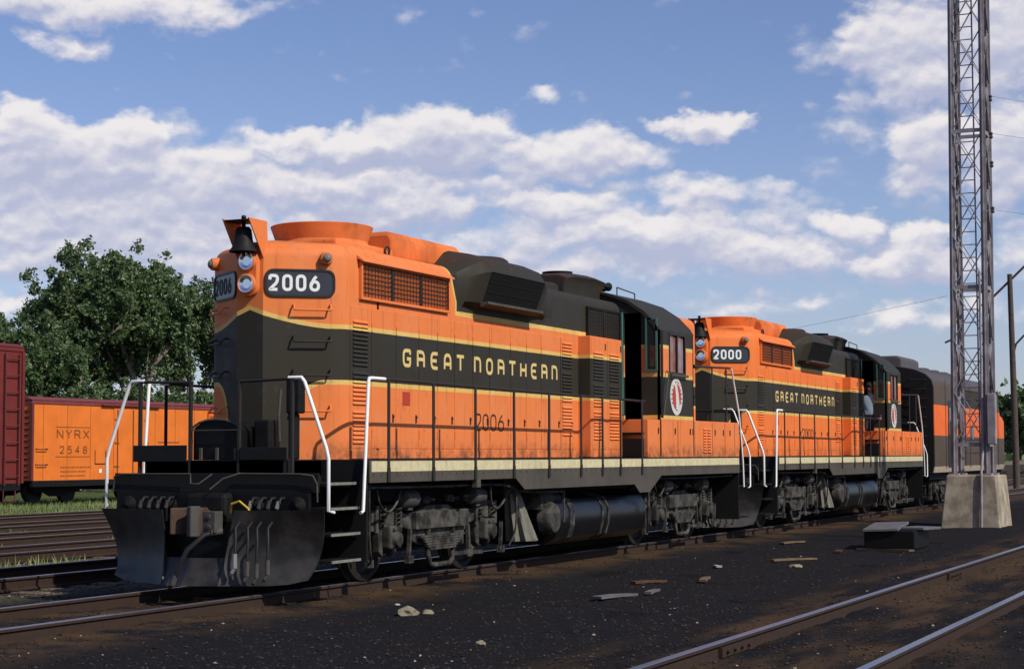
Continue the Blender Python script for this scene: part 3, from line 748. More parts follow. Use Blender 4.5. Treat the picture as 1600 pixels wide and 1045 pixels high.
    # --- handrails and stanchions
    for sy in (-1, 1):
        y = sy*1.53
        mb = MB(); mb.tube([(1.2, y, 2.43), (10.22, y, 2.40)], .018, 8); mb.build('handrail', railp, root, smooth=60)
        mb = MB(); mb.tube([(1.28, y, 2.43), (.95, y, 2.43), (.90, y, 2.425), (.88, y, 2.39), (.76, y-sy*.0, .90), (.70, y, .88)], .021, 10); mb.build('stair_handrail', white, root, smooth=60)
        first = None
        for px_ in (1.30, 2.47, 3.68, 4.90, 6.12, 7.33, 8.2, 8.97, 9.95):
            if first is None:
                m2 = MB(); m2.bar((0, 0, -.27), (0, 0, .93), .05, .016, (0, 1, 0)); m2.box(-.03, .03, -.012, .012, -.27, -.1)
                first = m2.build('stanchion', railp, root); o = first
            else: o = copy(first, root)
            o.location = (px_, sy*1.575 if 0 else sy*1.572, 1.49)
        for q in (1.30, 2.47, 3.68, 4.90, 6.12, 7.33, 8.2, 8.97, 9.95): pass
        # rear side rail by the short hood
        mb = MB(); mb.tube([(12.75, y, 3.08), (14.9, y, 3.14)], .018, 8); mb.cyl((12.7, y, 3.08), (12.8, y, 3.08), .035, 8)
        for q in (13.77, 14.62): mb.bar((q, y, 2.12), (q, y, 3.1), .05, .016, (0, 1, 0))
        mb.build('handrail', railp, root)
        mb = MB(); mb.tube([(14.86, y, 3.14), (14.97, y, 3.1), (15.40, y, 2.30), (15.62, y, 1.4), (15.66, y, .92)], .017, 10); mb.build('stair_handrail', white, root, smooth=60)
        # end rails and white slanting stair rails
        for e in (0, 1):
            X_ = .02 if e == 0 else 16.18
            mb = MB(); mb.tube([(X_, sy*1.06, 2.40), (X_, sy*.3, 2.38)], .018, 8)
            for q in (1.03, .33): mb.bar((X_, sy*q, 1.3), (X_, sy*q, 2.4), .03, .045)
            mb.build('end_handrail', railp, root)
            mb = MB(); mb.tube([(X_, sy*.98, 2.41), (X_, sy*1.15, 2.41), (X_, sy*1.19, 2.36), (X_, sy*1.47, 1.62), (X_, sy*1.50, 1.50), (X_, sy*1.50, .92), (X_+(.12 if e == 0 else -.12), sy*1.50, .90)], .021 if e == 0 else .016, 10)
            mb.build('stair_handrail', white, root, smooth=60)
            # stair well
            xs0, xs1 = (.14, .84) if e == 0 else (15.34, 16.18)
            mb = MB(); mb.box(xs0, xs1, sy*.9 if sy > 0 else -.93, sy*.93 if sy > 0 else -.9, .32, 1.48)
            mb.box(xs1 if e == 0 else xs0-.03, xs1+.03 if e == 0 else xs0, -1.53 if sy < 0 else .93, -.93 if sy < 0 else 1.53, .32, 1.48)
            mb.build('step_well', black, root)
            for zz, dpt in ((.33, 1.46), (.63, 1.45), (.92, 1.44), (1.2, 1.40)):
                yi, yo = (-dpt, -.94) if sy < 0 else (.94, dpt)
                st = MB().box(xs0+.02, xs1-.02, yi, yo, zz, zz+.03).build('step', black, root)
                ye0, ye1 = (-dpt-.012, -dpt) if sy < 0 else (dpt, dpt+.012)
                MB().box(xs0+.02, xs1-.02, ye0, ye1, zz+.002, zz+.032).build('step_edge', edgem if (e == 0 and x0 < 10) else underd, st)
    # walkway light brackets etc. on the deck
    mb = MB(); mb.prism([(.02, 1.30), (.02, 1.5), (.0, 1.5)], 'y', -1, 1)
    # --- front end: end plates, MU hoses, coupler, plow
    mb = MB(); mb.box(-.02, -.002, -.98, -.36, 1.49, 1.63); mb.box(-.02, -.002, .36, 1.10, 1.47, 1.66); mb.box(-.03, -.002, -1.40, 1.35, 1.12, 1.34)
    mb.build('end_plate', black, root, bevel=.005)
    # drop step housing with arched top
    arch = [(-.32, 1.49), (-.32, 1.82)]+[(-.32*math.cos(t*math.pi/8), 1.82+.13*math.sin(t*math.pi/8)) for t in range(1, 8)]+[(.32, 1.82), (.32, 1.49)]
    bx = MB().prism(arch, 'x', .06, .42).build('equipment_box', blackg, root, bevel=.01)
    mb = MB(); mb.tube([(.045, p[0]*1.02, p[1]+.005) for p in arch], .014, 6); mb.build('box_trim', skirt_m, bx)
    mb = MB(); mb.bar((.0, -.32, 1.83), (.0, .32, 1.83), .01, .012)
    for q in (-.27, -.02, .2): mb.bar((.04, q, 1.49), (.04, q, 1.63), .03, .03)
    mb.build('box_ribs', skirt_m, bx)['kind'] = 'stuff'
    # brake housing and chain near the corner panel
    mb = MB(); mb.box(.45, .60, -.86, -.68, 2.02, 2.42); mb.box(.47, .58, -.80, -.70, 1.49, 2.02); mb.box(.30, .55, -.55, -.35, 1.49, 1.95)
    hb = mb.build('brake_housing', underd, root, bevel=.02)
    mb = MB(); mb.tube([(.44, -.62, 2.3), (.40, -.62, 2.0), (.42, -.62, 1.7)], .016, 8); mb.build('brake_chain', greycast, hb)
    # uncoupling lever across the pilot
    mb = MB(); mb.tube([(-.06, 1.35, 1.12), (-.07, 1.32, 1.30), (-.08, 1.2, 1.33), (-.09, .25, 1.33), (-.22, .16, 1.22), (-.22, .05, 1.22), (-.10, -.05, 1.33)], .010, 8)
    mb.build('uncoupling_lever', greycast, root, smooth=60)
    mb = MB(); mb.tube([(-.09, -.42, 1.34), (-.18, -.25, 1.28), (-.25, -.12, 1.16)], .010, 8); mb.tube([(-.08, -.40, 1.335), (-.08, -1.2, 1.33), (-.08, -1.36, 1.31), (-.06, -1.40, 1.22), (-.05, -1.40, 1.02)], .010, 8)
    mb.build('uncoupling_lever', greycast, root, smooth=60)
    # buffer block, draft box
    mb = MB(); mb.box(-.22, .0, -.30, .24, .78, 1.12); mb.build('draft_box', underd, root, bevel=.05)
    mb = MB(); mb.box(-.06, 0, -1.3, 1.3, .82, 1.12); mb.build('pilot_beam', blackg, root, bevel=.01)
    # round buffers seen behind the plow tops
    for yy in (-1.16, -.62, 1.12, .55):
        MB().lathe((-.02, yy, .98), [(0, -.1), (.09, -.05), (.11, -.03), (.11, .02)], 'x', 16).build('buffer_pad', underd, root, smooth=40)
    # coupler
    mb = MB(); mb.box(-.30, -.2, -.11, .11, .70, .93)
    mb.prism([(-.28, -.13), (-.44, -.17), (-.52, -.16), (-.54, -.05), (-.47, -.02), (-.45, .05), (-.52, .10), (-.60, .17), (-.56, .20), (-.40, .17), (-.28, .12)], 'z', .66, .96)
    cp_ = mb.build('coupler', rust, root, bevel=.02)
    MB().prism([(-.50, -.06), (-.60, -.05), (-.63, -.12), (-.56, -.17), (-.48, -.16)], 'z', .64, .98).build('knuckle', greycast, cp_, bevel=.015)
    mb = MB(); mb.box(-.46, -.30, -.33, -.17, .68, .92); mb.cyl((-.46, -.25, .86), (-.475, -.25, .86), .03, 12); mb.cyl((-.46, -.25, .75), (-.475, -.25, .75), .03, 12); mb.build('coupler_guide', greycast, cp_, bevel=.03)
    # multiple-unit hoses: two clusters of four, and the long ones in front of the plow
    for sy, ys in ((1, (.86, .74, .62, .50)), (-1, (-.62, -.74, -.86, -.98))):
        for i, yy in enumerate(ys):
            h_ = MB().tube([(-.05, yy, 1.06), (-.13, yy, 1.06), (-.17, yy, 1.02), (-.16, yy+.03, .93), (-.12, yy+.06, .80)], .018, 8).build('air_hose', hosem, root, smooth=60)
            m2 = MB(); m2.cyl((-.165, yy+.005, 1.03), (-.17, yy+.03, .95), .024, 10); m2.build('hose_fitting', silver if (i in (0, 3) and sy < 0) else greycast, h_)
    for i, (yy, zb, mm) in enumerate(((-.60, .30, silver), (-.76, .22, greycast), (-.88, .20, greycast), (-1.02, .24, greycast))):
        h_ = MB().tube([(-.30, yy+.05, .80), (-.40, yy+.04, .74), (-.44, yy+.01, .6), (-.47, yy, .4), (-.47, yy, zb+.1)], .016, 8).build('long_air_hose', hosem, root, smooth=60)
        m2 = MB(); m2.cyl((-.47, yy, zb+.16), (-.47, yy, zb), .026, 10); m2.tube([(-.47, yy, zb), (-.48, yy+.03, zb-.05), (-.47, yy+.05, zb-.07)], .02, 8); m2.build('hose_glad_hand', mm, h_)
    h_ = MB().tube([(-.33, -.33, .70), (-.50, -.22, .66), (-.62, -.08, .5), (-.66, .0, .32), (-.66, .06, .18)], .03, 10).build('train_line_hose', hosem, root, smooth=60)
    m2 = MB(); m2.cyl((-.33, -.33, .70), (-.45, -.26, .685), .042, 10); m2.tube([(-.66, .05, .22), (-.67, .08, .12), (-.66, .14, .1)], .035, 8); m2.build('hose_glad_hand', greycast, h_)
    mb = MB(); mb.tube([(-.2, -.36, .90), (-.26, -.42, 1.0), (-.26, -.52, 1.03), (-.24, -.62, .95), (-.24, -.68, .86)], .013, 6); mb.build('yellow_rope', yelm, root)
    # plow: two swept wings with a deep centre notch, hollow-faced
    def plow(sy):
        cols = []
        for t in (0, .15, .27, .29, .32, .5, .7, .85, 1):
            y = sy*1.5*t; yb = sy*1.30*t
            xt = -.42+.34*t                           # top lip
            zt = .40 if t < .28 else (.66 if t < .30 else .93)
            xbm = -.64+.56*t; zb = .10 if t < .8 else .10+.06*(t-.8)/.2
            col = []
            for k in range(8):
                s_ = k/7; z = zb+(zt-zb)*s_
                hollow = (.05+.10*t)*math.sin(math.pi*s_**.8)*(1 if t > .3 else .3)
                col.append((xbm*(1-s_)+xt*s_+hollow, yb*(1-s_)+y*s_, z))
            cols.append(col)
        return cols
    for sy in (-1, 1):
        c_ = plow(sy); rings = []
        for col in c_:
            rings.append(list(col)+[(p[0]+.02, p[1], p[2]) for p in col[::-1]])
        MB().loft(rings, closed=True).build('plow_wing', plowm, root, smooth=30)
    MB().box(-.12, .0, -.40, .40, .35, .8).build('plow_brace', blackg, root)
    # number of loose fittings on the pilot face
    # --- fuel tank and reservoirs
    tk = [(-1.3+.0, .52)]
    tprof = [(-1.33, .50), (-1.28, .32), (-1.1, .22), (1.1, .22), (1.28, .32), (1.33, .50), (1.33, .72), (1.24, .88), (.9, .98), (-.9, .98), (-1.24, .88), (-1.33, .72)]
    ft = MB().prism(tprof, 'x', 7.0, 10.75).build('fuel_tank', tankm, root, smooth=40)
    mb = MB(); mb.tube([(6.75, -1.2, .90), (7.3, -1.2, .90)], .06, 10)
    for q in (7.45, 8.75, 9.0):
        w_ = .16 if q < 8 else .05
        mb.loft([[(q, p[0]*1.012, .6+(p[1]-.6)*1.02) for p in tprof], [(q+w_, p[0]*1.012, .6+(p[1]-.6)*1.02) for p in tprof]])
    mb.build('tank_strap', under, ft)
    mb = MB(); mb.lathe((6.72, -1.30, .62), [(0, -.12), (.20, -.11), (.24, -.04), (.24, .08), (.14, .14)], 'y', 24); mb.box(6.45, 6.9, -1.3, -1.0, .75, 1.0)
    mb.build('air_filter_drum', under, root, smooth=35)
    mb = MB(); mb.bar((7.15, -1.36, .55), (7.15, -1.36, 1.02), .03, .03); mb.build('sight_gauge', greycast, root)
    # pleated duct boot hanging behind the front truck
    rings = []
    for i in range(9):
        z = 1.20-.11*i
        ring = []
        for k in range(40):
            a = k*2*math.pi/40; r_ = (.10+.022*i)*(1+.13*math.cos(a*9+i*.3)+.06*math.cos(a*4+1))
            ring.append((5.72+r_*math.cos(a)+.055*i, -1.12+r_*math.sin(a)*.75, z))
        rings.append(ring)
    MB().loft(rings).build('duct_boot', bootm, root, smooth=50)
    mb = MB(); mb.box(3.0, 3.9, 1.0, 1.3, .95, 1.15)
    for q in (2.0, 6.2): mb.cyl((q, -1.54, 1.20), (q, -1.60, 1.20), .05, 10)
    # sand pipe / bracket bits below the sill
    mb = MB(); mb.box(3.72, 3.84, -1.57, -1.50, 1.12, 1.225); mb.build('jacking_bracket', skirt_m, root)
    # --- trucks
    def truck(cx, flip=1):
        # side frame outline in (x,z): arched Blomberg-like frame
        up_ = [(-1.78, .62), (-1.78, .86), (-1.62, .93), (-1.18, .93), (-1.02, .84), (-.80, .80), (-.5, .84), (-.3, .90), (.3, .90), (.5, .84), (.80, .80), (1.02, .84), (1.18, .93), (1.62, .93), (1.78, .86), (1.78, .62)]
        lo_ = [(1.62, .62), (1.58, .36), (1.50, .30), (1.46, .62), (1.28, .66), (1.24, .30), (1.15, .36), (1.08, .66), (.85, .62), (.7, .45), (.5, .40), (-.5, .40), (-.7, .45), (-.85, .62), (-1.08, .66), (-1.15, .36), (-1.24, .30), (-1.28, .66), (-1.46, .62), (-1.50, .30), (-1.58, .36), (-1.62, .62)]
        fr = MB().box(cx-.5, cx+.5, -.95, .95, .45, .95).build('truck', underd, root, bevel=.02)
        for sy in (-1, 1):
            ya, yb = (-1.14, -1.04) if sy < 0 else (1.04, 1.14)
            MB().prism([(cx+p[0], p[1]) for p in up_+lo_], 'y', ya, yb).build('side_frame', under, fr, bevel=.015)
            mb = MB()
            for q in (-1.70, -1.1, 1.1, 1.7): mb.box(cx+q-.03, cx+q+.03, ya-.04 if sy < 0 else yb, ya if sy < 0 else yb+.04, .60, .92)
            mb.bar((cx-.75, sy*1.18, .72), (cx+.75, sy*1.18, .72), .07, .22)
            for q in (-.85, -.35, .35, .85):
                mb.cyl((cx+q, sy*1.12, .93), (cx+q, sy*1.12, 1.02), .07, 10); mb.cyl((cx+q*1.02, sy*1.16, .98), (cx+q*1.02+.2, sy*1.16, .97), .022, 8)
            mb.build('frame_fittings', under, fr, bevel=.008)['kind'] = 'stuff'
            # swing hanger: the deep U under the middle with a leaf spring pack
            mb = MB(); y_ = sy*1.17
            mb.tube([(cx-.34, y_, .82), (cx-.36, y_, .30), (cx-.30, y_, .16), (cx-.2, y_, .14), (cx+.26, y_, .14), (cx+.34, y_, .2), (cx+.34, y_, .30)], .036, 8)
            mb.bar((cx+.34, y_, .26), (cx+1.25, y_, .24), .05, .05); mb.bar((cx+.36, y_, .3), (cx+.36, y_, .7), .05, .04)
            mb.build('swing_hanger', under, fr, smooth=50)
            mb = MB()
            for k in range(6): mb.box(cx-.62+k*.05, cx+.62-k*.05, y_-.05, y_+.05, .50-k*.032, .527-k*.032)
            mb.build('leaf_spring', under, fr)
            for ax in (-1.37, 1.37):
                q = cx+ax
                # journal box with its cover
                jb = MB().box(q-.15, q+.15, (y_-.09) if sy < 0 else y_-.1, (y_+.1) if sy < 0 else y_+.09, .40, .68).build('journal_box', under, fr, bevel=.03)
                mb = MB(); mb.lathe((q, y_-.09 if sy < 0 else y_+.09, .52), [(0, -.05*1), (.09, -.045), (.11, 0)] if sy < 0 else [(0, .05), (.09, .045), (.11, 0)], 'y', 16)
                mb.bar((q-.1, y_+sy*.1, .64), (q+.1, y_+sy*.1, .64), .03, .03); mb.build('journal_cover', under, jb, smooth=40)
                for o_ in (-.2, .2):
                    mb = MB(); pts = [(q+o_+.045*math.cos(t*math.pi/4), y_+.045*math.sin(t*math.pi/4), .68+t*.0068) for t in range(33)]
                    mb.tube(pts, .014, 5); mb.build('coil_spring', under, fr)
                # brake hanger & shoe
                for o_ in (-.40, .40):
                    mb = MB(); mb.bar((q+o_*1.1, sy*1.0, .88), (q+o_, sy*1.0, .36), .05, .04); mb.bar((q+o_*1.35, sy*1.16, .62), (q+o_*1.25, sy*1.16, .22), .045, .04); mb.box(q+o_*1.3-.07, q+o_*1.3+.07, sy*1.16-.03, sy*1.16+.03, .20, .29)
                    mb.build('brake_hanger', under, fr)
            for ax, dr in ((-.98, 1), (.98, -1)):
                # brake cylinder: barrel, domed end, rod
                q = cx+ax; mb = MB()
                mb.tube([(q-.2*dr, sy*1.2, 1.0), (q-.16*dr, sy*1.2, 1.0), (q+.1*dr, sy*1.2, 1.0), (q+.15*dr, sy*1.2, 1.0), (q+.17*dr, sy*1.2, 1.0)], [.05, .115, .125, .11, .03], 16)
                mb.cyl((q+.17*dr, sy*1.2, 1.0), (q+.36*dr, sy*1.2, .99), .022, 8); mb.cyl((q-.3*dr, sy*1.2, 1.0), (q-.2*dr, sy*1.2, 1.0), .03, 8)
                mb.box(q-.06, q+.06, sy*1.2-.05, sy*1.2+.05, .86, .96)
                mb.build('brake_cylinder', greycast, fr, smooth=35)
        for ax in (-1.37, 1.37):
            q = cx+ax
            MB().cyl((q, -.9, .51), (q, .9, .51), .09, 12).build('axle', wheelm, fr)
            for sy in (-1, 1):
                mb = MB(); y1 = sy*.68
                mb.lathe((q, y1, .51), [(.0, 0), (.535, 0), (.535, sy*.03), (.508, sy*.04), (.505, sy*.13), (.44, sy*.14), (.40, sy*.09), (.15, sy*.09), (.12, sy*.16), (0, sy*.16)], 'y', 40)
                mb.build('wheel', wheelm, fr, smooth=30)
            MB().box(q-.35 if ax > 0 else q-.1, q+.1 if ax > 0 else q+.35, -.6, .6, .3, .85).build('traction_motor', underd, fr, bevel=.05)
    # pipes and cable loops under the sill
    for pts, r_ in (([(1.0, -1.44, 1.16), (3.0, -1.44, 1.14), (5.0, -1.44, 1.15), (5.4, -1.40, 1.02), (7.0, -1.40, 1.0)], .018),
                    ([(1.3, -1.40, 1.2), (1.45, -1.36, .95), (1.8, -1.3, .82), (2.1, -1.28, .98), (2.15, -1.3, 1.2)], .016),
                    ([(4.5, -1.40, 1.2), (4.65, -1.33, .9), (4.95, -1.28, .78), (5.2, -1.3, .92), (5.3, -1.35, 1.18)], .016),
                    ([(11.0, -1.40, 1.18), (11.15, -1.36, .92), (11.5, -1.3, .8), (11.8, -1.3, .98), (11.85, -1.3, 1.18)], .016),
                    ([(10.9, -1.44, 1.14), (13.0, -1.44, 1.12), (15.2, -1.44, 1.14)], .018),
                    ([(1.05, -1.45, 1.2), (1.06, -1.45, .5), (1.2, -1.4, .3), (1.3, -1.3, .25)], .014),
                    ([(5.3, -1.42, 1.15), (5.32, -1.42, .5), (5.2, -1.35, .3)], .014),
                    ([(10.6, -1.45, 1.1), (10.62, -1.42, .45), (10.9, -1.3, .25)], .02)):
        MB().tube(rnd3(pts), r_, 6).build('air_pipe', under, root, smooth=60)
    # rivet heads along the sill and on the plow wings
    rv = MB(); q = .95
    while q < 15.25: rv.box(q-.011, q+.011, -1.568, -1.5605, 1.30, 1.322); q += .2
    rv.build('sill_rivets', skirt_m, root)['kind'] = 'stuff'
    truck(3.46); truck(13.06)
    return root
plowm, nt, b = newmat('plow_plate')
tc_ = nt.nodes.new('ShaderNodeTexCoord'); n_ = noise_n(nt, tc_.outputs['Object'], 3, 6, .65)
c = mixc(nt, n_.step(.35, .7), (.005, .0048, .0045), (.034, .028, .024)); c = mixc(nt, noise_n(nt, tc_.outputs['Object'], 11, 4).step(.6, .75)*.5, c, (.015, .013, .012))
nt.links.new(c, b.inputs['Base Color']); b.inputs['Roughness'].default_value = .5
L1 = make_loco(3.0, '2006', 'orange and olive road switcher locomotive numbered 2006 leading with bell, plow and white stair rails', .5)
L2 = make_loco(20.12, '2000', 'orange and olive road switcher locomotive numbered 2000 coupled behind the leading engine', 0)
for o in L2.children:
    if o.name.startswith('cooling_fan') and False: pass

# ------------------------------------------------------------------ F UNIT (rear of the consist)
fu = empty('cab_unit_locomotive', (37.3, 0, 0)); tag(fu, 'brown and orange carbody locomotive with rounded roof, last in the train behind the lattice tower', 'locomotive')
fm, nt, b = newmat('carbody_livery'); tc_ = nt.nodes.new('ShaderNodeTexCoord'); tc_.object = fu
s = nt.nodes.new('ShaderNodeSeparateXYZ'); nt.links.new(tc_.outputs['Object'], s.inputs[0]); z = X(nt, s.outputs[2])
BR = (.085, .064, .046)
c = mixc(nt, z.gt(1.17), (.35, .27, .19), BR); c = mixc(nt, z.gt(2.06), c, (.70, .135, .03)); c = mixc(nt, z.gt(2.94), c, BR); c = mixc(nt, z.gt(3.62), c, (.085, .075, .072))
tune(nt, b, c, tc_.outputs['Object'])
def fring(x, k=1, zt=0):
    pts = [(-1.5*k, 1.0), (-1.54*k, 1.2), (-1.54*k, 2.4), (-1.54*k, 3.45), (-1.48*k, 3.66), (-1.3*k, 3.83), (-1.0*k, 3.96), (-.5*k, 4.06), (0, 4.09)]
    pts = pts+[(-p[0], p[1]) for p in pts[-2::-1]]
    return [(x, p[0], p[1]-zt*max(0, (p[1]-1)/3.3)) for p in pts]
MB().loft([fring(0, .99), fring(.03), fring(11.0)], closed=True).build('carbody', fm, fu, smooth=30)
MB().loft([fring(11.0), fring(11.15, .99, .1), fring(11.7, .97, .95), fring(12.9, .93, 1.1), fring(13.7, .75, 1.35), fring(14.2, .45, 1.9)], closed=True).build('nose', fm, fu, smooth=50)
MB().prism([(-.55, 4.0), (.55, 4.0), (.55, 4.3), (.4, 4.38), (-.4, 4.38), (-.55, 4.3)], 'x', .35, 2.8).build('roof_hatch', fm, fu, bevel=.05)
for q in (4.6, 6.2, 7.8, 9.4): MB().lathe((q, 0, 4.03), [(.5, 0), (.5, .14), (.42, .17), (.1, .15)], n=24).build('roof_fan', fm, fu, smooth=40)
MB().loft([[(-.012, p[1]*.975, p[2]*.99+.02) for p in fring(0)], [(-.001, p[1]*.975, p[2]*.99+.02) for p in fring(0)]]).build('end_shade_panel', black, fu)  # black sheet added over the end wall to paint its shade
dr = MB().box(-.03, -.013, -.38, .38, 1.3, 3.4).build('end_door', black, fu)
mb = MB(); mb.box(-.05, -.03, -.2, .2, 2.6, 3.2); mb.build('door_window', glassm, dr)
mb = MB()
for k in range(9): mb.tube([(-.01, -1.30, 1.5+k*.27), (-.10, -1.28, 1.5+k*.27), (-.10, -.85, 1.5+k*.27), (-.01, -.83, 1.5+k*.27)], .014, 6)
mb.build('end_ladder', railp, fu)
mb = MB(); mb.loft([[(-.01, y_, z_) for y_, z_ in ((-.55, 1.3), (.55, 1.3), (.55, 3.55), (-.55, 3.55))], [(-.25, y_, z_) for y_, z_ in ((-.5, 1.35), (.5, 1.35), (.5, 3.5), (-.5, 3.5))]])
for k in range(3):
    mb2 = MB(); f_ = .06*k
    for (a, b_, c_, d_) in ((-.52, -.44, 1.3, 3.5), (.44, .52, 1.3, 3.5), (-.44, .44, 3.42, 3.5)): mb2.box(-.12-f_-.03, -.12-f_, a-.0, b_, c_, d_)
    mb2.build('diaphragm_rib', blackg, fu)
for xx in (2.7, 6.0):
    g = MB().cyl((xx, -1.545, 2.2), (xx, -1.56, 2.2), .0 or .24, 24).build('porthole', glassm, fu)
pn = MB()
for q in (1.6, 3.6, 5.6, 7.6, 9.6, 10.95): pn.box(q-.012, q+.012, -1.552, -1.541, 1.1, 3.7)
pn.build('panel_seam', railp, fu)['kind'] = 'stuff'
gr = MB()
for k in range(10): gr.box(3.7, 9.5, -1.565, -1.541, 3.0+k*.055, 3.02+k*.055)
gr.build('side_grille', skirt_m, fu)
dd = MB().box(2.0, 2.65, -1.552, -1.5405, 1.15, 3.1).build('side_door', railp, fu)
MB().box(2.08, 2.57, -1.56, -1.5525, 2.1, 2.9).build('door_window', glassm, dd)
cw = MB().box(10.15, 10.8, -1.556, -1.5405, 2.95, 3.5).build('cab_window', glassm, fu)
mb = MB(); mb.bar((2.9, -1.62, 1.2), (2.9, -1.62, 2.5), .03, .03); mb.bar((1.95, -1.62, 1.2), (1.95, -1.62, 2.5), .03, .03); mb.build('grab_rail', skirt_m, fu)
MB().box(.3, 13.0, -1.3, 1.3, .8, 1.0).build('underframe', underd, fu)
MB().prism([(-1.2, .3), (1.2, .3), (1.3, .6), (1.2, .95), (-1.2, .95), (-1.3, .6)], 'x', 5.2, 8.4).build('fuel_tank', blackg, fu)
mb = MB(); mb.box(-.5, .0, -.12, .12, .7, .95); mb.build('coupler', rust, fu, bevel=.02)
# its trucks: copies of a locomotive truck with sub-parts
src = [c_ for c_ in L1.children if c_.name.startswith('truck')][0]
for q in (2.9, 11.2):
    t_ = copy_tree(src, fu); t_.location.x = q-3.46

# ------------------------------------------------------------------ freight cars in the yard
carred = mat('oxide_red_car_paint', (.17, .030, .026), .55, .5, 2.5, streak=.35)
carredd = mat('oxide_red_trim', (.15, .035, .035), .6, .4, 5)
reef = mat('reefer_orange_paint', (.76, .19, .028), .55, .35, 1.8, streak=.22)
reefroof = mat('reefer_roof_red', (.20, .05, .05), .6, .5, 3)
def freight_truck(parent, cx):
    fr = MB().box(cx-.2, cx+.2, -1.0, 1.0, .4, .75).build('truck', underd, parent)
    for sy in (-1, 1):
        MB().prism([(cx-1.15, .38), (cx-1.15, .62), (cx-.5, .80), (cx+.5, .80), (cx+1.15, .62), (cx+1.15, .38), (cx+.75, .42), (cx+.35, .25), (cx-.35, .25), (cx-.75, .42)], 'y', sy*1.0, sy*1.1).build('side_frame', underd, fr)
        for ax in (-.86, .86):
            MB().lathe((cx+ax, sy*.68, .42), [(0, 0), (.44, 0), (.44, sy*.03), (.42, sy*.04), (.42, sy*.13), (.36, sy*.14), (.1, sy*.10), (0, sy*.10)], 'y', 28).build('wheel', wheelm, fr, smooth=30)
def freight(name, x0, length, yc, z0, z1, side, roofm, label, endm, rx=0):
    root = empty(name, (x0, yc, 0)); tag(root, label, 'freight car')
    hw = 1.5
    MB().box(.06, length-.06, -hw, hw, z0, z1).build('car_body', side, root)
    MB().box(.02, length-.02, -hw-.03, hw+.03, z1, z1+.12).build('eave', roofm, root)
    MB().prism([(-hw-.05, z1+.12), (-hw+.2, z1+.22), (0, z1+.30), (hw-.2, z1+.22), (hw+.05, z1+.12)], 'x', 0, length).build('roof', roofm, root)
    MB().box(.1, length-.1, -hw-.02, -hw+.1, z0-.2, z0).build('side_sill', underd, root)
    MB().box(.3, length-.3, -.4, .4, z0-.35, z0).build('centre_sill', underd, root)
    for sy in (-1, 1):
        MB().box(0.0, .1, sy*1.5-.05, sy*1.5+.05, z0, z1).build('corner_post', endm, root)
        MB().box(length-.1, length, sy*1.5-.05, sy*1.5+.05, z0, z1).build('corner_post', endm, root)
    first = None; k = 0; z = z0+.15
    while z < z1-.1:                                          # corrugated end ribs at both ends
        for xe in (.02, length-.02):
            if first is None: first = MB().lathe((0, 0, 0), [(.02, -1.38), (.055, -1.25), (.06, 0), (.055, 1.25), (.02, 1.38)], 'y', 10).build('end_rib', endm, root, smooth=50); o = first
            else: o = copy(first, root)
            o.location = (xe, 0, z)
        z += .19
    freight_truck(root, 1.9); freight_truck(root, length-1.9)
    mb = MB(); mb.box(-.35, .0, -.1, .1, .72, .95); mb.box(length, length+.35, -.1, .1, .72, .95); mb.build('coupler', rust, root)
    return root
def ladder(parent, xa, xb, y, z0, z1, m, n=8):
    l = MB(); l.bar((xa, y, z0), (xa, y, z1), .05, .04); l.bar((xb, y, z0), (xb, y, z1), .05, .04); la = l.build('ladder', m, parent)
    first = None
    for k in range(n):
        z = z0+.25+(z1-z0-.4)*k/(n-1)
        if first is None: first = MB().tube([(xa, 0, 0), (xb, 0, 0)], .018, 6).build('rung', m, la); o = first
        else: o = copy(first, la)
        o.location = (0, y-.02, z)
    return la
stencil = mat('faded_stencil_brown', (.22, .075, .02), .7, .5, 20)
rf = freight('refrigerator_car', 31.75, 10.6, 27.55, .78, 3.25, reef, reefroof, 'orange refrigerator car lettered NYRX 2548 with dark red roof and end', carredd)
for k, ch in enumerate('nYrX'):
    lt = MB(); lettering(lt, ch, (1.30+k*.455, -1.503, 2.13), (1, 0, 0), (0, 0, 1), (0, -1, 0), .30, .33, 0, .045); lt.build('letter', stencil, rf)
for k, ch in enumerate('2548'):
    lt = MB(); lettering(lt, ch, (1.46+k*.40, -1.503, 1.64), (1, 0, 0), (0, 0, 1), (0, -1, 0), .26, .22, 0, .042); lt.build('digit', stencil, rf)
MB().box(1.24, 3.04, -1.506, -1.502, 2.50, 2.525).build('stencil_line', stencil, rf); MB().box(1.24, 3.04, -1.506, -1.502, 1.53, 1.555).build('stencil_line', stencil, rf)
lt = MB()
for k, (a, b_) in enumerate(((1.5, 3.1), (1.5, 2.85), (1.5, 2.8))):
    q = a; rr_ = random.Random(k)
    while q < b_:
        w_ = rr_.uniform(.03, .09); lt.box(q, q+w_, -1.504, -1.502, 1.17-k*.14, 1.22-k*.14); q += w_+.04
lt.build('faded_stencil', stencil, rf)['kind'] = 'stuff'
mb = MB(); mb.box(6.9, 8.2, -1.506, -1.502, 2.02, 2.06)
mb.build('stencil_line', stencil, rf)
door = MB().box(4.32, 6.32, -1.53, -1.5, .84, 3.2).build('reefer_door', reef, rf, bevel=.01)
mb = MB()
for q in (4.5, 5.38, 6.2):
    mb.bar((q, -1.545, .9), (q, -1.545, 3.15), .03, .03)
for zz in (1.2, 2.0, 2.8):
    mb.box(4.33, 4.6, -1.54, -1.53, zz-.03, zz+.03); mb.box(6.05, 6.3, -1.54, -1.53, zz-.03, zz+.03)
mb.build('door_hardware', stencil, door)['kind'] = 'stuff'
mb = MB(); mb.box(3.3, 3.9, -1.52, -1.502, 1.29, 1.32); mb.box(3.3, 3.32, -1.52, -1.502, 1.32, 1.75); mb.box(3.88, 3.9, -1.52, -1.502, 1.32, 1.75); mb.build('placard_frame', numd, rf)
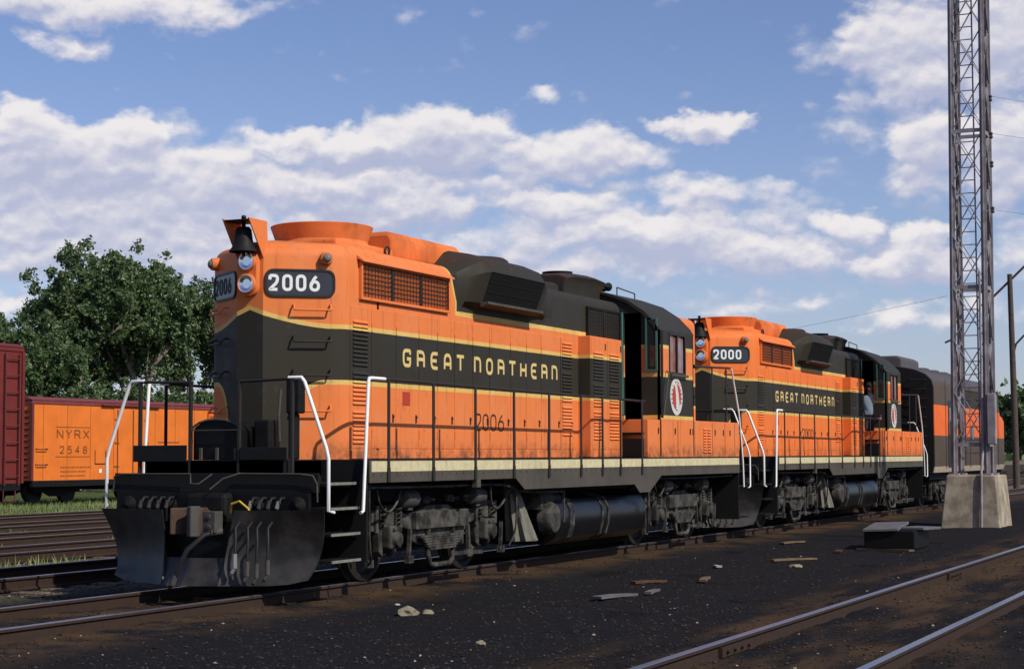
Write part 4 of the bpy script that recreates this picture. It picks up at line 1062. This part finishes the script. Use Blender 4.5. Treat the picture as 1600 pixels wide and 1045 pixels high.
MB().box(3.55, 3.68, -1.51, -1.502, 1.0, 1.13).build('placard', white, rf)
for zz in (1.3, 1.8):
    mb = MB(); grab(mb, (.25, -1.5, zz), (.75, -1.5, zz), (0, -.09, 0), .02, .016); mb.build('grab_iron', numd, rf)
ladder(rf, 10.0, 10.4, -1.56, .8, 3.2, reef, 6)
MB().box(3.6, 6.9, -1.62, -1.53, 3.26, 3.30).build('door_track', carredd, rf)
bc = freight('boxcar', 11.3, 15.2, 23.55, .80, 4.52, carred, carred, 'tall dark red boxcar with side ladder, nearest the left edge', carred)
ladder(bc, 14.35, 14.95, -1.57, .75, 4.45, carredd, 8)
MB().lathe((14.1, -1.52, .95), [(0, -.02), (.06, -.015), (.06, 0)], 'y', 12).build('reflector', white, bc)
mb = MB(); mb.tube([(14.4, -1.5, .8), (14.4, -1.5, .3), (14.9, -1.5, .3), (14.9, -1.5, .8)], .02, 6); mb.build('stirrup_step', carredd, bc)
sm_ = MB(); q = 1.0
while q < 14.3: sm_.box(q-.02, q+.02, -1.512, -1.501, .82, 4.33); q += .92
sm_.build('panel_lap', carredd, bc)['kind'] = 'stuff'
sm_ = MB(); q = .62
while q < 10.3:
    if not 4.2 < q < 6.4: sm_.box(q-.006, q+.006, -1.504, -1.5005, .80, 3.24)
    q += 1.22
sm_.build('panel_lap', numd, rf)['kind'] = 'stuff'
b3 = freight('boxcar', 43.0, 12.5, 27.55, .80, 3.15, carredd, reefroof, 'dull red freight car coupled beyond the orange refrigerator car', carredd)
# a rusty wheelset frame standing beside the boxcar coupler
# ------------------------------------------------------------------ lattice tower
tw = empty('lattice_tower', (29.3, -3.98, -.15)); tag(tw, 'tall grey steel lattice tower with ladder on a concrete pier', 'tower')
steel = mat('weathered_galvanised_steel', (.30, .285, .30), .6, .5, 3, col2=(.20, .18, .19), bump=.2)
conc = mat('rain_streaked_concrete', (.40, .35, .26), .9, 1, 2.5, col2=(.22, .185, .135), bump=.5, bscale=18, streak=.4)
def frus(x0, x1, y0, y1, z0, X0, X1, Y0, Y1, z1):
    return MB().loft([[(x0, y0, z0), (x1, y0, z0), (x1, y1, z0), (x0, y1, z0)], [(X0, Y0, z1), (X1, Y0, z1), (X1, Y1, z1), (X0, Y1, z1)]])
frus(-.75, 1.05, -.72, .67, -.1, -.66, .95, -.62, .52, 1.18).build('concrete_pier', conc, tw, bevel=.03)
H = 17.0
def leg_at(sx, sy, z):
    t = (z-1.2)/H; return Vector((.1+sx*(.45-.06*t), .0-.14*t+sy*(.38-.03*t), z))
for sx in (-1, 1):
    for sy in (-1, 1):
        a, b_ = leg_at(sx, sy, 1.18), leg_at(sx, sy, H+1.2); mb = MB()
        mb.bar(a, b_, .02, .14, (1, 0, 0)); mb.bar(a+Vector((-sx*.0, -sy*.0, 0)), b_, .14, .02, (1, 0, 0))
        mb.box(a.x-.12, a.x+.12, a.y-.12, a.y+.12, 1.18, 1.22)
        mb.build('tower_leg', steel, tw)
nb = 13
for i in range(nb):
    z0, z1 = 1.9+i*1.25, 1.9+(i+1)*1.25
    for (A, B_) in (((-1, -1), (-1, 1)), ((-1, 1), (1, 1)), ((1, 1), (1, -1)), ((1, -1), (-1, -1))):
        for q in (0, 1):
            pa = leg_at(*A, z0 if q == 0 else z1); pb = leg_at(*B_, z1 if q == 0 else z0); off = (pb-pa).cross(Vector((0, 0, 1))).normalized()*(.01*(1 if q else -1))
            MB().bar(pa+off, pb+off, .065, .016).build('brace', steel, tw)
        if i % 3 == 0:
            pa = leg_at(*A, z0); pb = leg_at(*B_, z0); MB().bar(pa, pb, .02, .09).build('cross_tie', steel, tw)
ld = MB()
for yy in (-.20, .14): ld.bar((-.30, yy-.02, 1.4), (-.25, yy-.02, H+1), .03, .045)
lo_ = ld.build('tower_ladder', steel, tw)
first = None
for k in range(52):
    z = 1.7+k*.31
    if first is None: first = MB().bar((0, -.20, 0), (0, .14, 0), .022, .022).build('rung', steel, lo_); o = first
    else: o = copy(first, lo_)
    o.location = (-.30+.05*k/52, -.02, z)
mb = MB(); mb.tube([(-.80, -.30, -.05), (-.70, -.30, 1.2), (-.42, -.30, 1.7), (-.40, -.30, 6)], .03, 8); mb.build('conduit', steel, tw)
mb = MB(); mb.box(-.5, -.36, -.62, -.42, 1.9, 3.1); mb.build('junction_box', steel, tw, bevel=.02)
for zz in (10.2, 9.3, 8.6, 7.5): MB().lathe((.0, -.58, zz), [(.02, -.08), (.05, -.05), (.03, 0), (.05, .05), (.02, .08)], n=10).build('insulator', greycast, tw)
wirem = mat('black_wire', (.05, .05, .055), .6, .2, 4)
def wire(a, b_, sag, label, r=.004):
    pts = [Vector(a).lerp(Vector(b_), t/16)-Vector((0, 0, sag*4*(t/16)*(1-t/16))) for t in range(17)]
    o = MB().tube(pts, r, 5).build('overhead_wire', wirem); tag(o, label, 'wire', 'overhead wires'); return o
wire((29.3, -4.56, 10.1), (62, -26, 13), .9, 'uppermost thin dark wire leaving the right side of the lattice tower')
wire((29.3, -4.56, 9.2), (62, -26, 12), .9, 'second thin dark wire from the top leaving the lattice tower to the right')
wire((29.3, -4.56, 7.35), (62, -26, 9.5), .8, 'lowest of the thin dark wires leaving the lattice tower to the right')
wire((29.0, -3.5, 5.3), (75, 26, 6.6), .3, 'thin wire sloping from the tower across the sky above the second locomotive')
# ------------------------------------------------------------------ poles behind the tower
polem = mat('old_timber_pole', (.10, .075, .06), .85, .8, 6, bump=.4)
pl_ = empty('utility_pole', (75, 1.9, -.15)); tag(pl_, 'leaning dark timber pole with diagonal strut and curved lamp arm at the right edge', 'utility pole')
MB().tube([(0, 0, -.3), (0, .05, 5), (0, .12, 10.4)], [.17, .15, .12], 14).build('pole', polem, pl_, smooth=50)
mb = MB(); mb.bar((0, .95, 9.3), (0, -1.6, 11.7), .10, .10); mb.build('strut', polem, pl_)
mb = MB(); mb.tube([(0, .0, 6.6), (0, -.12, 7.0), (0, -.5, 7.4), (0, -1.2, 7.6), (0, -2.2, 7.7)], .05, 8); mb.build('lamp_arm', polem, pl_, smooth=50)
MB().lathe((0, -2.3, 7.55), [(.05, .25), (.12, .2), (.3, 0), (.05, -.02)], n=14).build('lamp_shade', greycast, pl_)
p2 = empty('lamp_post', (75, 4.85, -.15)); tag(p2, 'slender dark post with short bent arm standing left behind the lattice tower', 'pole')
MB().tube([(0, 0, 0), (0, 0, 7.2)], .07, 10).build('post', polem, p2)
mb = MB(); mb.tube([(0, -.2, 7.5), (0, .0, 7.3), (0, .35, 7.15)], .05, 8); mb.build('arm', polem, p2)
# ------------------------------------------------------------------ hatch box by the second locomotive
slabm = mat('grey_slab', (.13, .13, .135), .8, .6, 4, bump=.4)
bx = empty('valve_box', (18.9, -4.42, -.19)); tag(bx, 'low dark pit box with two grey lid slabs on the cinders beside the tracks', 'box')
MB().box(-.7, .6, -.42, .5, 0, .34).build('box_body', blackg, bx, bevel=.02)
lid1 = MB().box(-.75, .7, -.08, .56, 0, .05).build('lid', slabm, bx, bevel=.01); lid1.location = (0, 0, .37); lid1.rotation_euler = (R(-2), R(-3), R(4))
lid2 = MB().box(-.35, .7, -.55, -.09, 0, .05).build('lid', slabm, bx, bevel=.01); lid2.location = (0, -.02, .345); lid2.rotation_euler = (R(1), R(1), R(-6))
# ------------------------------------------------------------------ debris
woodm = mat('splintered_timber', (.17, .12, .07), .9, .8, 12, bump=.5); stone = mat('pale_rock', (.26, .22, .15), .9, .6, 14, bump=.5); rustp = mat('rusty_scrap', (.09, .05, .03), .85, .7, 10, bump=.4)
paper = mat('scrap_paper', (.42, .41, .38), .9, .2, 10)
def gzz(x, y): return gz(x, y)
def plank(x, y, l, w, rz, label, m=woodm, tilt=.02, h=.03):
    o = MB().loft([[(-l/2, -w/2, 0), (-l/2+.03, w/2, 0), (-l/2+.03, w/2, h), (-l/2, -w/2, h)], [(0, -w/2*.9, .005), (0, w/2, .004), (0, w/2, h+.006), (0, -w/2*.9, h)], [(l/2, -w/2, 0), (l/2-.07, w/2*.6, 0), (l/2-.07, w/2*.6, h), (l/2, -w/2, h)]]).build('board', m)
    o.location = (x, y, gzz(x, y)+.012); o.rotation_euler = (0, tilt, rz); tag(o, label, 'board'); return o
def rock(x, y, s_, label, m=stone, fl=.6, sd=1):
    bm = bmesh.new(); bmesh.ops.create_icosphere(bm, subdivisions=2, radius=s_)
    for v in bm.verts:
        n__ = noise.noise(v.co*(1.6/s_)+Vector((sd*7.3, 0, 0))); v.co *= 1+.45*n__; v.co.z *= fl
    me = bpy.data.meshes.new('stone'); bm.to_mesh(me); bm.free(); me.materials.append(m)
    o = bpy.data.objects.new('stone', me); C.objects.link(o); o.location = (x, y, gzz(x, y)+s_*fl*.35); tag(o, label, 'stone'); return o
rock(2.9, -2.55, .11, 'pale yellowish lump of rock on the cinders in front of the first truck', sd=1)
rock(3.05, -2.72, .07, 'small pale stone touching the yellowish rock near the first truck', sd=2)
rock(12.5, -4.2, .10, 'tan crumbled rock lying midway between the train and the right track', fl=.35, sd=4)
rock(.5, -4.55, .05, 'small tan stone near the bottom middle of the cinder ground', sd=5)
plank(9.3, -4.9+1.1, 1.0, .10, .25, 'weathered brown board lying flat on the cinders beside the first locomotive tank')
plank(6.1, -3.7, .9, .16, -.15, 'flat grey slat on the cinders below the first locomotive truck', slabm)
plank(6.9, -3.9, .8, .09, .2, 'second grey slat crossing behind the flat slat on the cinders', slabm)
plank(14.2, -3.7, 1.2, .10, -.35, 'pale splintered board on the cinders left of the pit box', woodm)
plank(17.4, -4.45, 1.2, .12, 1.2, 'yellowish board lying against the foot of the pit box', woodm)
plank(17.0, -3.75, .9, .1, .2, 'rusty strip of scrap at the left foot of the pit box', rustp)
plank(8.4, -3.3, .7, .12, -.3, 'rusty flat scrap piece on the cinders under the fuel tank side', rustp)
plank(19.6, -2.2, 1.3, .10, -.05, 'light tan board near the rail beside the second locomotive', woodm)
for i, (x, y, s_) in enumerate(((3.9, -1.9, .03),)): 
    o = rock(x, y, s_, 'bright white scrap beside the rail under the first truck', paper, .5, 9)
o = plank(22.5, -3.4, .4, .1, .3, 'white scrap lying on the cinders beside the pit box', paper); 
plank(12.0, -3.1, .35, .08, .6, 'small white scrap on the cinders beside the rear truck of the leading locomotive', paper)
# cinders and pebbles, one mass
def scatter(name, n, fn, size, m, seed, label, cat, pale=None):
    rg = np.random.default_rng(seed); V = []; F = []; MI = []
    o8 = np.array([(1, 0, 0), (-1, 0, 0), (0, 1, 0), (0, -1, 0), (0, 0, 1), (0, 0, -1)], float)
    f8 = [(0, 2, 4), (2, 1, 4), (1, 3, 4), (3, 0, 4), (2, 0, 5), (1, 2, 5), (3, 1, 5), (0, 3, 5)]
    for i in range(n):
        x, y = fn(rg); s_ = size[0]+(size[1]-size[0])*rg.random()**3
        p = o8*rg.uniform(.5, 1.2, (6, 1))*s_*np.array([1, 1, .6]); a = rg.random()*6.28
        ca, sa = math.cos(a), math.sin(a); p = np.stack([p[:, 0]*ca-p[:, 1]*sa, p[:, 0]*sa+p[:, 1]*ca, p[:, 2]], 1)+np.array([x, y, gz(x, y)+s_*.2])
        o_ = len(V); V += p.tolist(); F += [tuple(k+o_ for k in f) for f in f8]; MI += [1 if (pale and rg.random() < pale) else 0]*8
    me = bpy.data.meshes.new(name); me.from_pydata(V, [], F)
    for q in m: me.materials.append(q)
    me.polygons.foreach_set('material_index', MI)
    o = bpy.data.objects.new(name, me); C.objects.link(o); tag(o, label, cat, kind='stuff'); return o
cind = mat('loose_cinder', (.008, .0085, .011), .9, 1, 6, col2=(.05, .042, .038), spec=.2); pal = mat('pale_pebble', (.34, .30, .22), .9, .6, 20)
def near(rg):
    d = rg.random()**1.6*26; th = yaw+rg.uniform(-.32, .31); r_ = 9.3+d
    return -14.37+r_*math.cos(th), -11.55+r_*math.sin(th)
scatter('cinder_gravel', 48000, near, (.004, .026), (cind, pal), 3, 'loose dark cinders with a few pale pebbles covering the ground', 'gravel', .012)
def yard(rg): return rg.uniform(3, 34), rg.uniform(3, 22)
scatter('yard_ballast', 9000, yard, (.015, .05), (mat('brown_ballast', (.12, .09, .07), .9, 1, 20, col2=(.2, .16, .13)), pal), 4, 'brown ballast stones between the yard tracks on the left', 'ballast', .02)
# grass: blades as one mass
grassm = mat('grass_blade', (.10, .17, .045), .7, 1, 1.5, col2=(.22, .26, .10), spec=.2)
V = []; F = []; rg = np.random.default_rng(5)
def blades(x, y, h, n, spread):
    for k in range(n):
        bx_, by_ = x+rg.normal()*spread, y+rg.normal()*spread*.6; hh = h*rg.uniform(.5, 1.2); a = rg.random()*6.28; w_ = .012+.01*rg.random()
        lx, ly = rg.normal()*hh*.35, rg.normal()*hh*.35; z0 = -.2; o_ = len(V)
        V.extend([(bx_-w_*math.cos(a), by_-w_*math.sin(a), z0), (bx_+w_*math.cos(a), by_+w_*math.sin(a), z0), (bx_+lx*.6+w_*.6*math.cos(a), by_+ly*.6+w_*.6*math.sin(a), z0+hh*.6), (bx_+lx, by_+ly, z0+hh)])
        F.append((o_, o_+1, o_+2)); F.append((o_, o_+2, o_+3))
for i in range(620):
    yb = rg.choice([6.4, 10.3, 10.6, 13.9, 14.3, 17.9, 2.9+3.6]); xx = rg.uniform(4, 34)
    if noise.noise((xx*.35, yb*1.3, 0)) > -.02: blades(xx, yb+rg.normal()*.35, .12+.12*rg.random(), 16, .16)
for i in range(2600):
    yb = 21.5+rg.random()**1.3*9; xx = rg.uniform(20, 46); blades(xx, yb, .28, 10, .25)
me = bpy.data.meshes.new('grass'); me.from_pydata(V, [], F); me.materials.append(grassm)
o = bpy.data.objects.new('grass', me); C.objects.link(o); tag(o, 'green weeds and grass between and beyond the yard tracks', 'grass', kind='stuff')

# ------------------------------------------------------------------ trees
def leafmat(name, a, b_):
    m, nt, bb = newmat(name); g = nt.nodes.new('ShaderNodeObjectInfo'); geo_ = nt.nodes.new('ShaderNodeNewGeometry')
    c = mixc(nt, X(nt, geo_.outputs['Random Per Island']).v, a, b_); nt.links.new(c, bb.inputs['Base Color'])
    bb.inputs['Roughness'].default_value = .45; bb.inputs['Specular IOR Level'].default_value = .5
    tr = nt.nodes.new('ShaderNodeBsdfTranslucent'); nt.links.new(mixc(nt, 1.0, c, (1.0, 1.5, .5), 'MULTIPLY'), tr.inputs[0])
    mx = nt.nodes.new('ShaderNodeMixShader'); mx.inputs[0].default_value = .28; nt.links.new(bb.outputs[0], mx.inputs[1]); nt.links.new(tr.outputs[0], mx.inputs[2])
    nt.links.new(mx.outputs[0], nt.nodes['Material Output'].inputs[0]); return m
leafm = leafmat('cottonwood_leaf', (.034, .072, .028), (.15, .20, .085)); barkm = mat('pale_bark', (.30, .26, .20), .9, .8, 5, bump=.5)
def tree(x, y, h, r, label, leaves, seed, base=1.5, bushy=False, lsz=.118):
    rg = random.Random(seed); root = empty('cottonwood_tree', (x, y, -.2)); tag(root, label, 'tree', None)
    segs = MB(); tips = []
    def grow(p, d, l, rad, depth):
        n = 4; pts = [p]; rs = [rad]
        for i in range(n):
            d = (d+Vector((rg.uniform(-.2, .2), rg.uniform(-.2, .2), rg.uniform(-.05, .13)))).normalized(); p = p+d*l/n; pts.append(p); rs.append(rad*(1-.55*(i+1)/n))
            if depth >= 1 and i >= 1: tips.append((p.copy(), depth))
        if depth < 4: segs.tube(pts, rs, 7 if depth < 2 else 5)
        if depth < 3:
            for k in range(rg.choice((3, 4)) if depth else 5):
                a = rg.uniform(0, 6.28); t = rg.uniform(.45, 1.0); s_ = rg.uniform(.55, 1.0)
                nd = (d*.75+Vector((math.cos(a), math.sin(a), rg.uniform(-.15, .5)))*s_).normalized()
                q = pts[max(1, int(t*n))]
                grow(q, nd, l*rg.uniform(.55, .8), rad*.5, depth+1)
    grow(Vector((0, 0, 0)), Vector((0, 0, 1)), h*.42, h*.026, 0)
    tr_ = segs.build('trunk', barkm, root, smooth=60)
    # fit the branch tips into the wanted envelope
    mx_ = max(t[0].z for t in tips); rx = max(math.hypot(t[0].x, t[0].y) for t in tips)
    kz, kr = h/mx_*.96, r/rx
    tr_.scale = (kr, kr, kz)
    rgn = np.random.default_rng(seed); V = []; F = []
    tips = [Vector((t[0].x*kr, t[0].y*kr, t[0].z*kz)) for t in tips if t[0].z*kz > base]
    T = np.array([tuple(t) for t in tips]); nT = len(T)
    keep = rgn.random(nT) < .95; T = T[keep]; nT = len(T)
    per = max(6, leaves//nT)
    cs = rgn.uniform(.22, .62, nT)*(r/3.4)
    sub = rgn.normal(size=(nT, 5, 3))*(cs*.75)[:, None, None]*np.array([1, 1, .7])
    k_ = rgn.integers(0, 5, (nT, per)); C0 = T[:, None, :]+sub[np.arange(nT)[:, None], k_]+rgn.normal(size=(nT, per, 3))*(cs*.24)[:, None, None]
    C0 = C0.reshape(-1, 3); n_ = len(C0)
    n1 = rgn.normal(size=(n_, 3)); n1 /= np.linalg.norm(n1, axis=1)[:, None]; n2 = np.cross(n1, rgn.normal(size=(n_, 3))); n2 /= np.linalg.norm(n2, axis=1)[:, None]
    s_ = (lsz*rgn.uniform(.6, 1.3, n_))[:, None]; n3 = np.cross(n1, n2)*s_*.25
    V = np.stack([C0-n1*s_, C0+n2*s_*.6+n3, C0+n1*s_, C0-n2*s_*.6+n3], 1).reshape(-1, 3).tolist()
    b0 = np.arange(n_)[:, None]*4; F = np.concatenate([b0+np.array([0, 1, 2]), b0+np.array([0, 2, 3])]).tolist()
    me = bpy.data.meshes.new('crown'); me.from_pydata(V, [], F); me.materials.append(leafm)
    o = bpy.data.objects.new('crown', me); C.objects.link(o); o.parent = root
    return root
tree(61.5, 47, 13.4, 3.6, 'tall cottonwood whose crown makes the left peak of the big clump behind the orange car', 44000, 11)
tree(67.5, 48, 13.3, 4.2, 'broad cottonwood with pale forked limbs in the middle of the clump', 50000, 12)
tree(74.0, 49, 13.4, 3.8, 'cottonwood on the right of the clump beside the leading locomotive', 40000, 13)
tree(79.0, 49, 11.2, 3.6, 'lower cottonwood half hidden behind the nose of the leading locomotive', 26000, 14)
tree(55.2, 47, 9.2, 3.6, 'low leafy tree above the tall red boxcar at the left edge', 30000, 15)
tree(59.5, 50, 8.2, 3.8, 'low dark tree between the left edge tree and the tall cottonwoods', 26000, 16)
for i, (x, y, h) in enumerate(((58, 44, 5.2), (64, 45, 5.6), (70, 46, 5.4), (76, 46, 5.6))):
    tree(x, y, h, 3.4, ['bushy low tree behind the boxcar end', 'bushy low tree above the middle of the orange car roof', 'bushy low tree above the far end of the orange car roof', 'bushy low tree beside the nose of the leading locomotive'][i], 20000, 50+i, base=.4)
for i, (x, y, h) in enumerate(((150, -2, 10), (170, 4, 9), (190, -7, 12), (140, 9.5, 7))):
    tree(x, y, h, 5, ['distant dark green tree beyond the leaning pole', 'distant tree left of the farthest track end', 'farthest rounded tree at the right edge of the yard', 'small distant tree behind the last locomotive'][i], 9000, 30+i, base=.8, lsz=.35)
# distant shed
sh = empty('white_shed', (125, -2.2, -.2)); tag(sh, 'small white shed with grey roof far behind the leaning pole', 'shed')
MB().box(-3, 3, -3.2, 3.0, 0, 2.6).build('wall', white, sh)
MB().prism([(-3.5, 2.6), (0, 4.2), (3.3, 2.6)], 'x', -3.3, 3.3).build('roof', slabm, sh)
MB().box(-3.02, -3.0, -.5, .5, 0, 2.0).build('door', railp, sh)
# far wooded horizon
V = []; F = []; rgn = np.random.default_rng(77)
for k in range(15000):
    a = rgn.uniform(-1.2, 1.9); d = rgn.uniform(420, 560); x, y = d*math.cos(a), d*math.sin(a); hh = 5+4*noise.noise((a*14, 0, 0))+3*noise.noise((a*50, 3, 0))
    z = rgn.uniform(0, max(2, hh)); s_ = 1.2; n1 = rgn.normal(size=3); n1 /= np.linalg.norm(n1); n2 = np.cross(n1, rgn.normal(size=3)); n2 /= np.linalg.norm(n2); c_ = np.array([x, y, z]); o_ = len(V)
    V.extend([tuple(c_-n1*s_), tuple(c_+n2*s_), tuple(c_+n1*s_), tuple(c_-n2*s_)]); F.append((o_, o_+1, o_+2, o_+3))
me = bpy.data.meshes.new('distant_woods'); me.from_pydata(V, [], F); me.materials.append(leafm); o = bpy.data.objects.new('distant_woods', me); C.objects.link(o); tag(o, 'far line of woods along the horizon', 'woods', kind='stuff')

# ------------------------------------------------------------------ engineer standing by the second cab's open door
def person(loc, rz):
    root = empty('person', loc, rz); tag(root, 'person in pale blue shirt in the dark open cab doorway of the second locomotive', 'person')
    skin = mat('skin', (.36, .2, .14), .6, .1, 5); shirt = mat('pale_blue_shirt', (.30, .40, .46), .85, .3, 8); trou = mat('dark_trousers', (.03, .035, .05), .9, .3, 8); hair = mat('dark_cap', (.03, .03, .03), .8, .3, 9)
    J = {'pel': (0, 0, .95, .155), 'w': (0, 0, 1.10, .145), 'ch': (0, 0, 1.32, .17), 'nk0': (0, 0, 1.48, .085), 'nk': (.01, 0, 1.55, .055), 'hd': (.02, 0, 1.63, .085), 'hd2': (.015, 0, 1.71, .09),
         'sl': (0, .19, 1.43, .07), 'el': (-.05, .27, 1.16, .045), 'wl': (.10, .28, .95, .032), 'hl': (.14, .28, .89, .035), 'sr': (0, -.19, 1.43, .07), 'er': (-.14, -.32, 1.18, .046), 'wr': (.08, -.26, 1.05, .033), 'hr': (.14, -.24, 1.02, .035),
         'hipl': (0, .1, .9, .10), 'kl': (.03, .11, .5, .065), 'al': (0, .12, .09, .045), 'tl': (.15, .13, .04, .04), 'hipr': (0, -.1, .9, .10), 'kr': (.03, -.11, .5, .065), 'ar': (-.02, -.12, .09, .045), 'tr': (.13, -.13, .04, .04)}
    Ed = [('pel', 'w'), ('w', 'ch'), ('ch', 'nk0'), ('nk0', 'nk'), ('nk', 'hd'), ('hd', 'hd2'), ('ch', 'sl'), ('sl', 'el'), ('el', 'wl'), ('wl', 'hl'), ('ch', 'sr'), ('sr', 'er'), ('er', 'wr'), ('wr', 'hr'), ('pel', 'hipl'), ('hipl', 'kl'), ('kl', 'al'), ('al', 'tl'), ('pel', 'hipr'), ('hipr', 'kr'), ('kr', 'ar'), ('ar', 'tr')]
    ks = list(J); me = bpy.data.meshes.new('body'); me.from_pydata([J[k][:3] for k in ks], [(ks.index(a), ks.index(b_)) for a, b_ in Ed], [])
    o = bpy.data.objects.new('body', me); C.objects.link(o); o.parent = root
    md = o.modifiers.new('skin', 'SKIN'); sv = me.skin_vertices[0].data
    for i, k in enumerate(ks): sv[i].radius = (J[k][3],)*2; sv[i].use_root = (k == 'pel')
    o.modifiers.new('sub', 'SUBSURF').levels = 2; o.modifiers['sub'].render_levels = 2
    m, nt, bb = newmat('clothed_body'); tc = nt.nodes.new('ShaderNodeTexCoord'); s = nt.nodes.new('ShaderNodeSeparateXYZ'); nt.links.new(tc.outputs['Object'], s.inputs[0]); z = X(nt, s.outputs[2])
    y_ = X(nt, s.outputs[1]).ab(); c = mixc(nt, z.gt(.98), (.03, .035, .05), (.36, .47, .53)); c = mixc(nt, z.gt(1.52), c, (.36, .2, .14)); c = mixc(nt, z.gt(.98)*z.lt(1.06)*y_.gt(.225), c, (.36, .2, .14))
    c = mixc(nt, z.lt(.12), c, (.02, .015, .01)); nt.links.new(c, bb.inputs['Base Color']); bb.inputs['Roughness'].default_value = .85; me.materials.append(m)
    hd = MB().lathe((.01, 0, 1.70), [(.118, 0), (.12, .03), (.10, .09), (.05, .125), (0, .13)], n=18); hd.prism([(.1, -.08), (.2, -.05), (.2, .05), (.1, .08)], 'z', 1.70, 1.715); hd.build('cap', hair, root, smooth=50)
    mb = MB(); mb.tube([(.10, 0, 1.66), (.135, 0, 1.625), (.10, 0, 1.615)], [.012, .018, .012], 8); mb.build('nose', skin, root, smooth=60)
    for yy in (-.095, .095): MB().lathe((.01, yy, 1.65), [(0, -.01), (.03, -.008), (.03, .008), (0, .01)], 'y', 10).build('ear', skin, root)
    for sy, c_ in ((1, (.14, .28, .89)), (-1, (.14, -.24, 1.02))):
        for k in range(4):
            MB().tube([(c_[0], c_[1]-.03+.02*k, c_[2]), (c_[0]+.05, c_[1]-.03+.02*k, c_[2]-.02), (c_[0]+.08-.006*abs(k-1.5), c_[1]-.03+.02*k, c_[2]-.055)], [.010, .009, .007], 6).build('finger', skin, root, smooth=60)
        MB().tube([(c_[0]-.01, c_[1]-sy*.02, c_[2]), (c_[0]+.03, c_[1]-sy*.055, c_[2]-.005)], .010, 6).build('thumb', skin, root, smooth=60)
    return root
person((20.12+10.97, -1.12, 1.555), R(180))
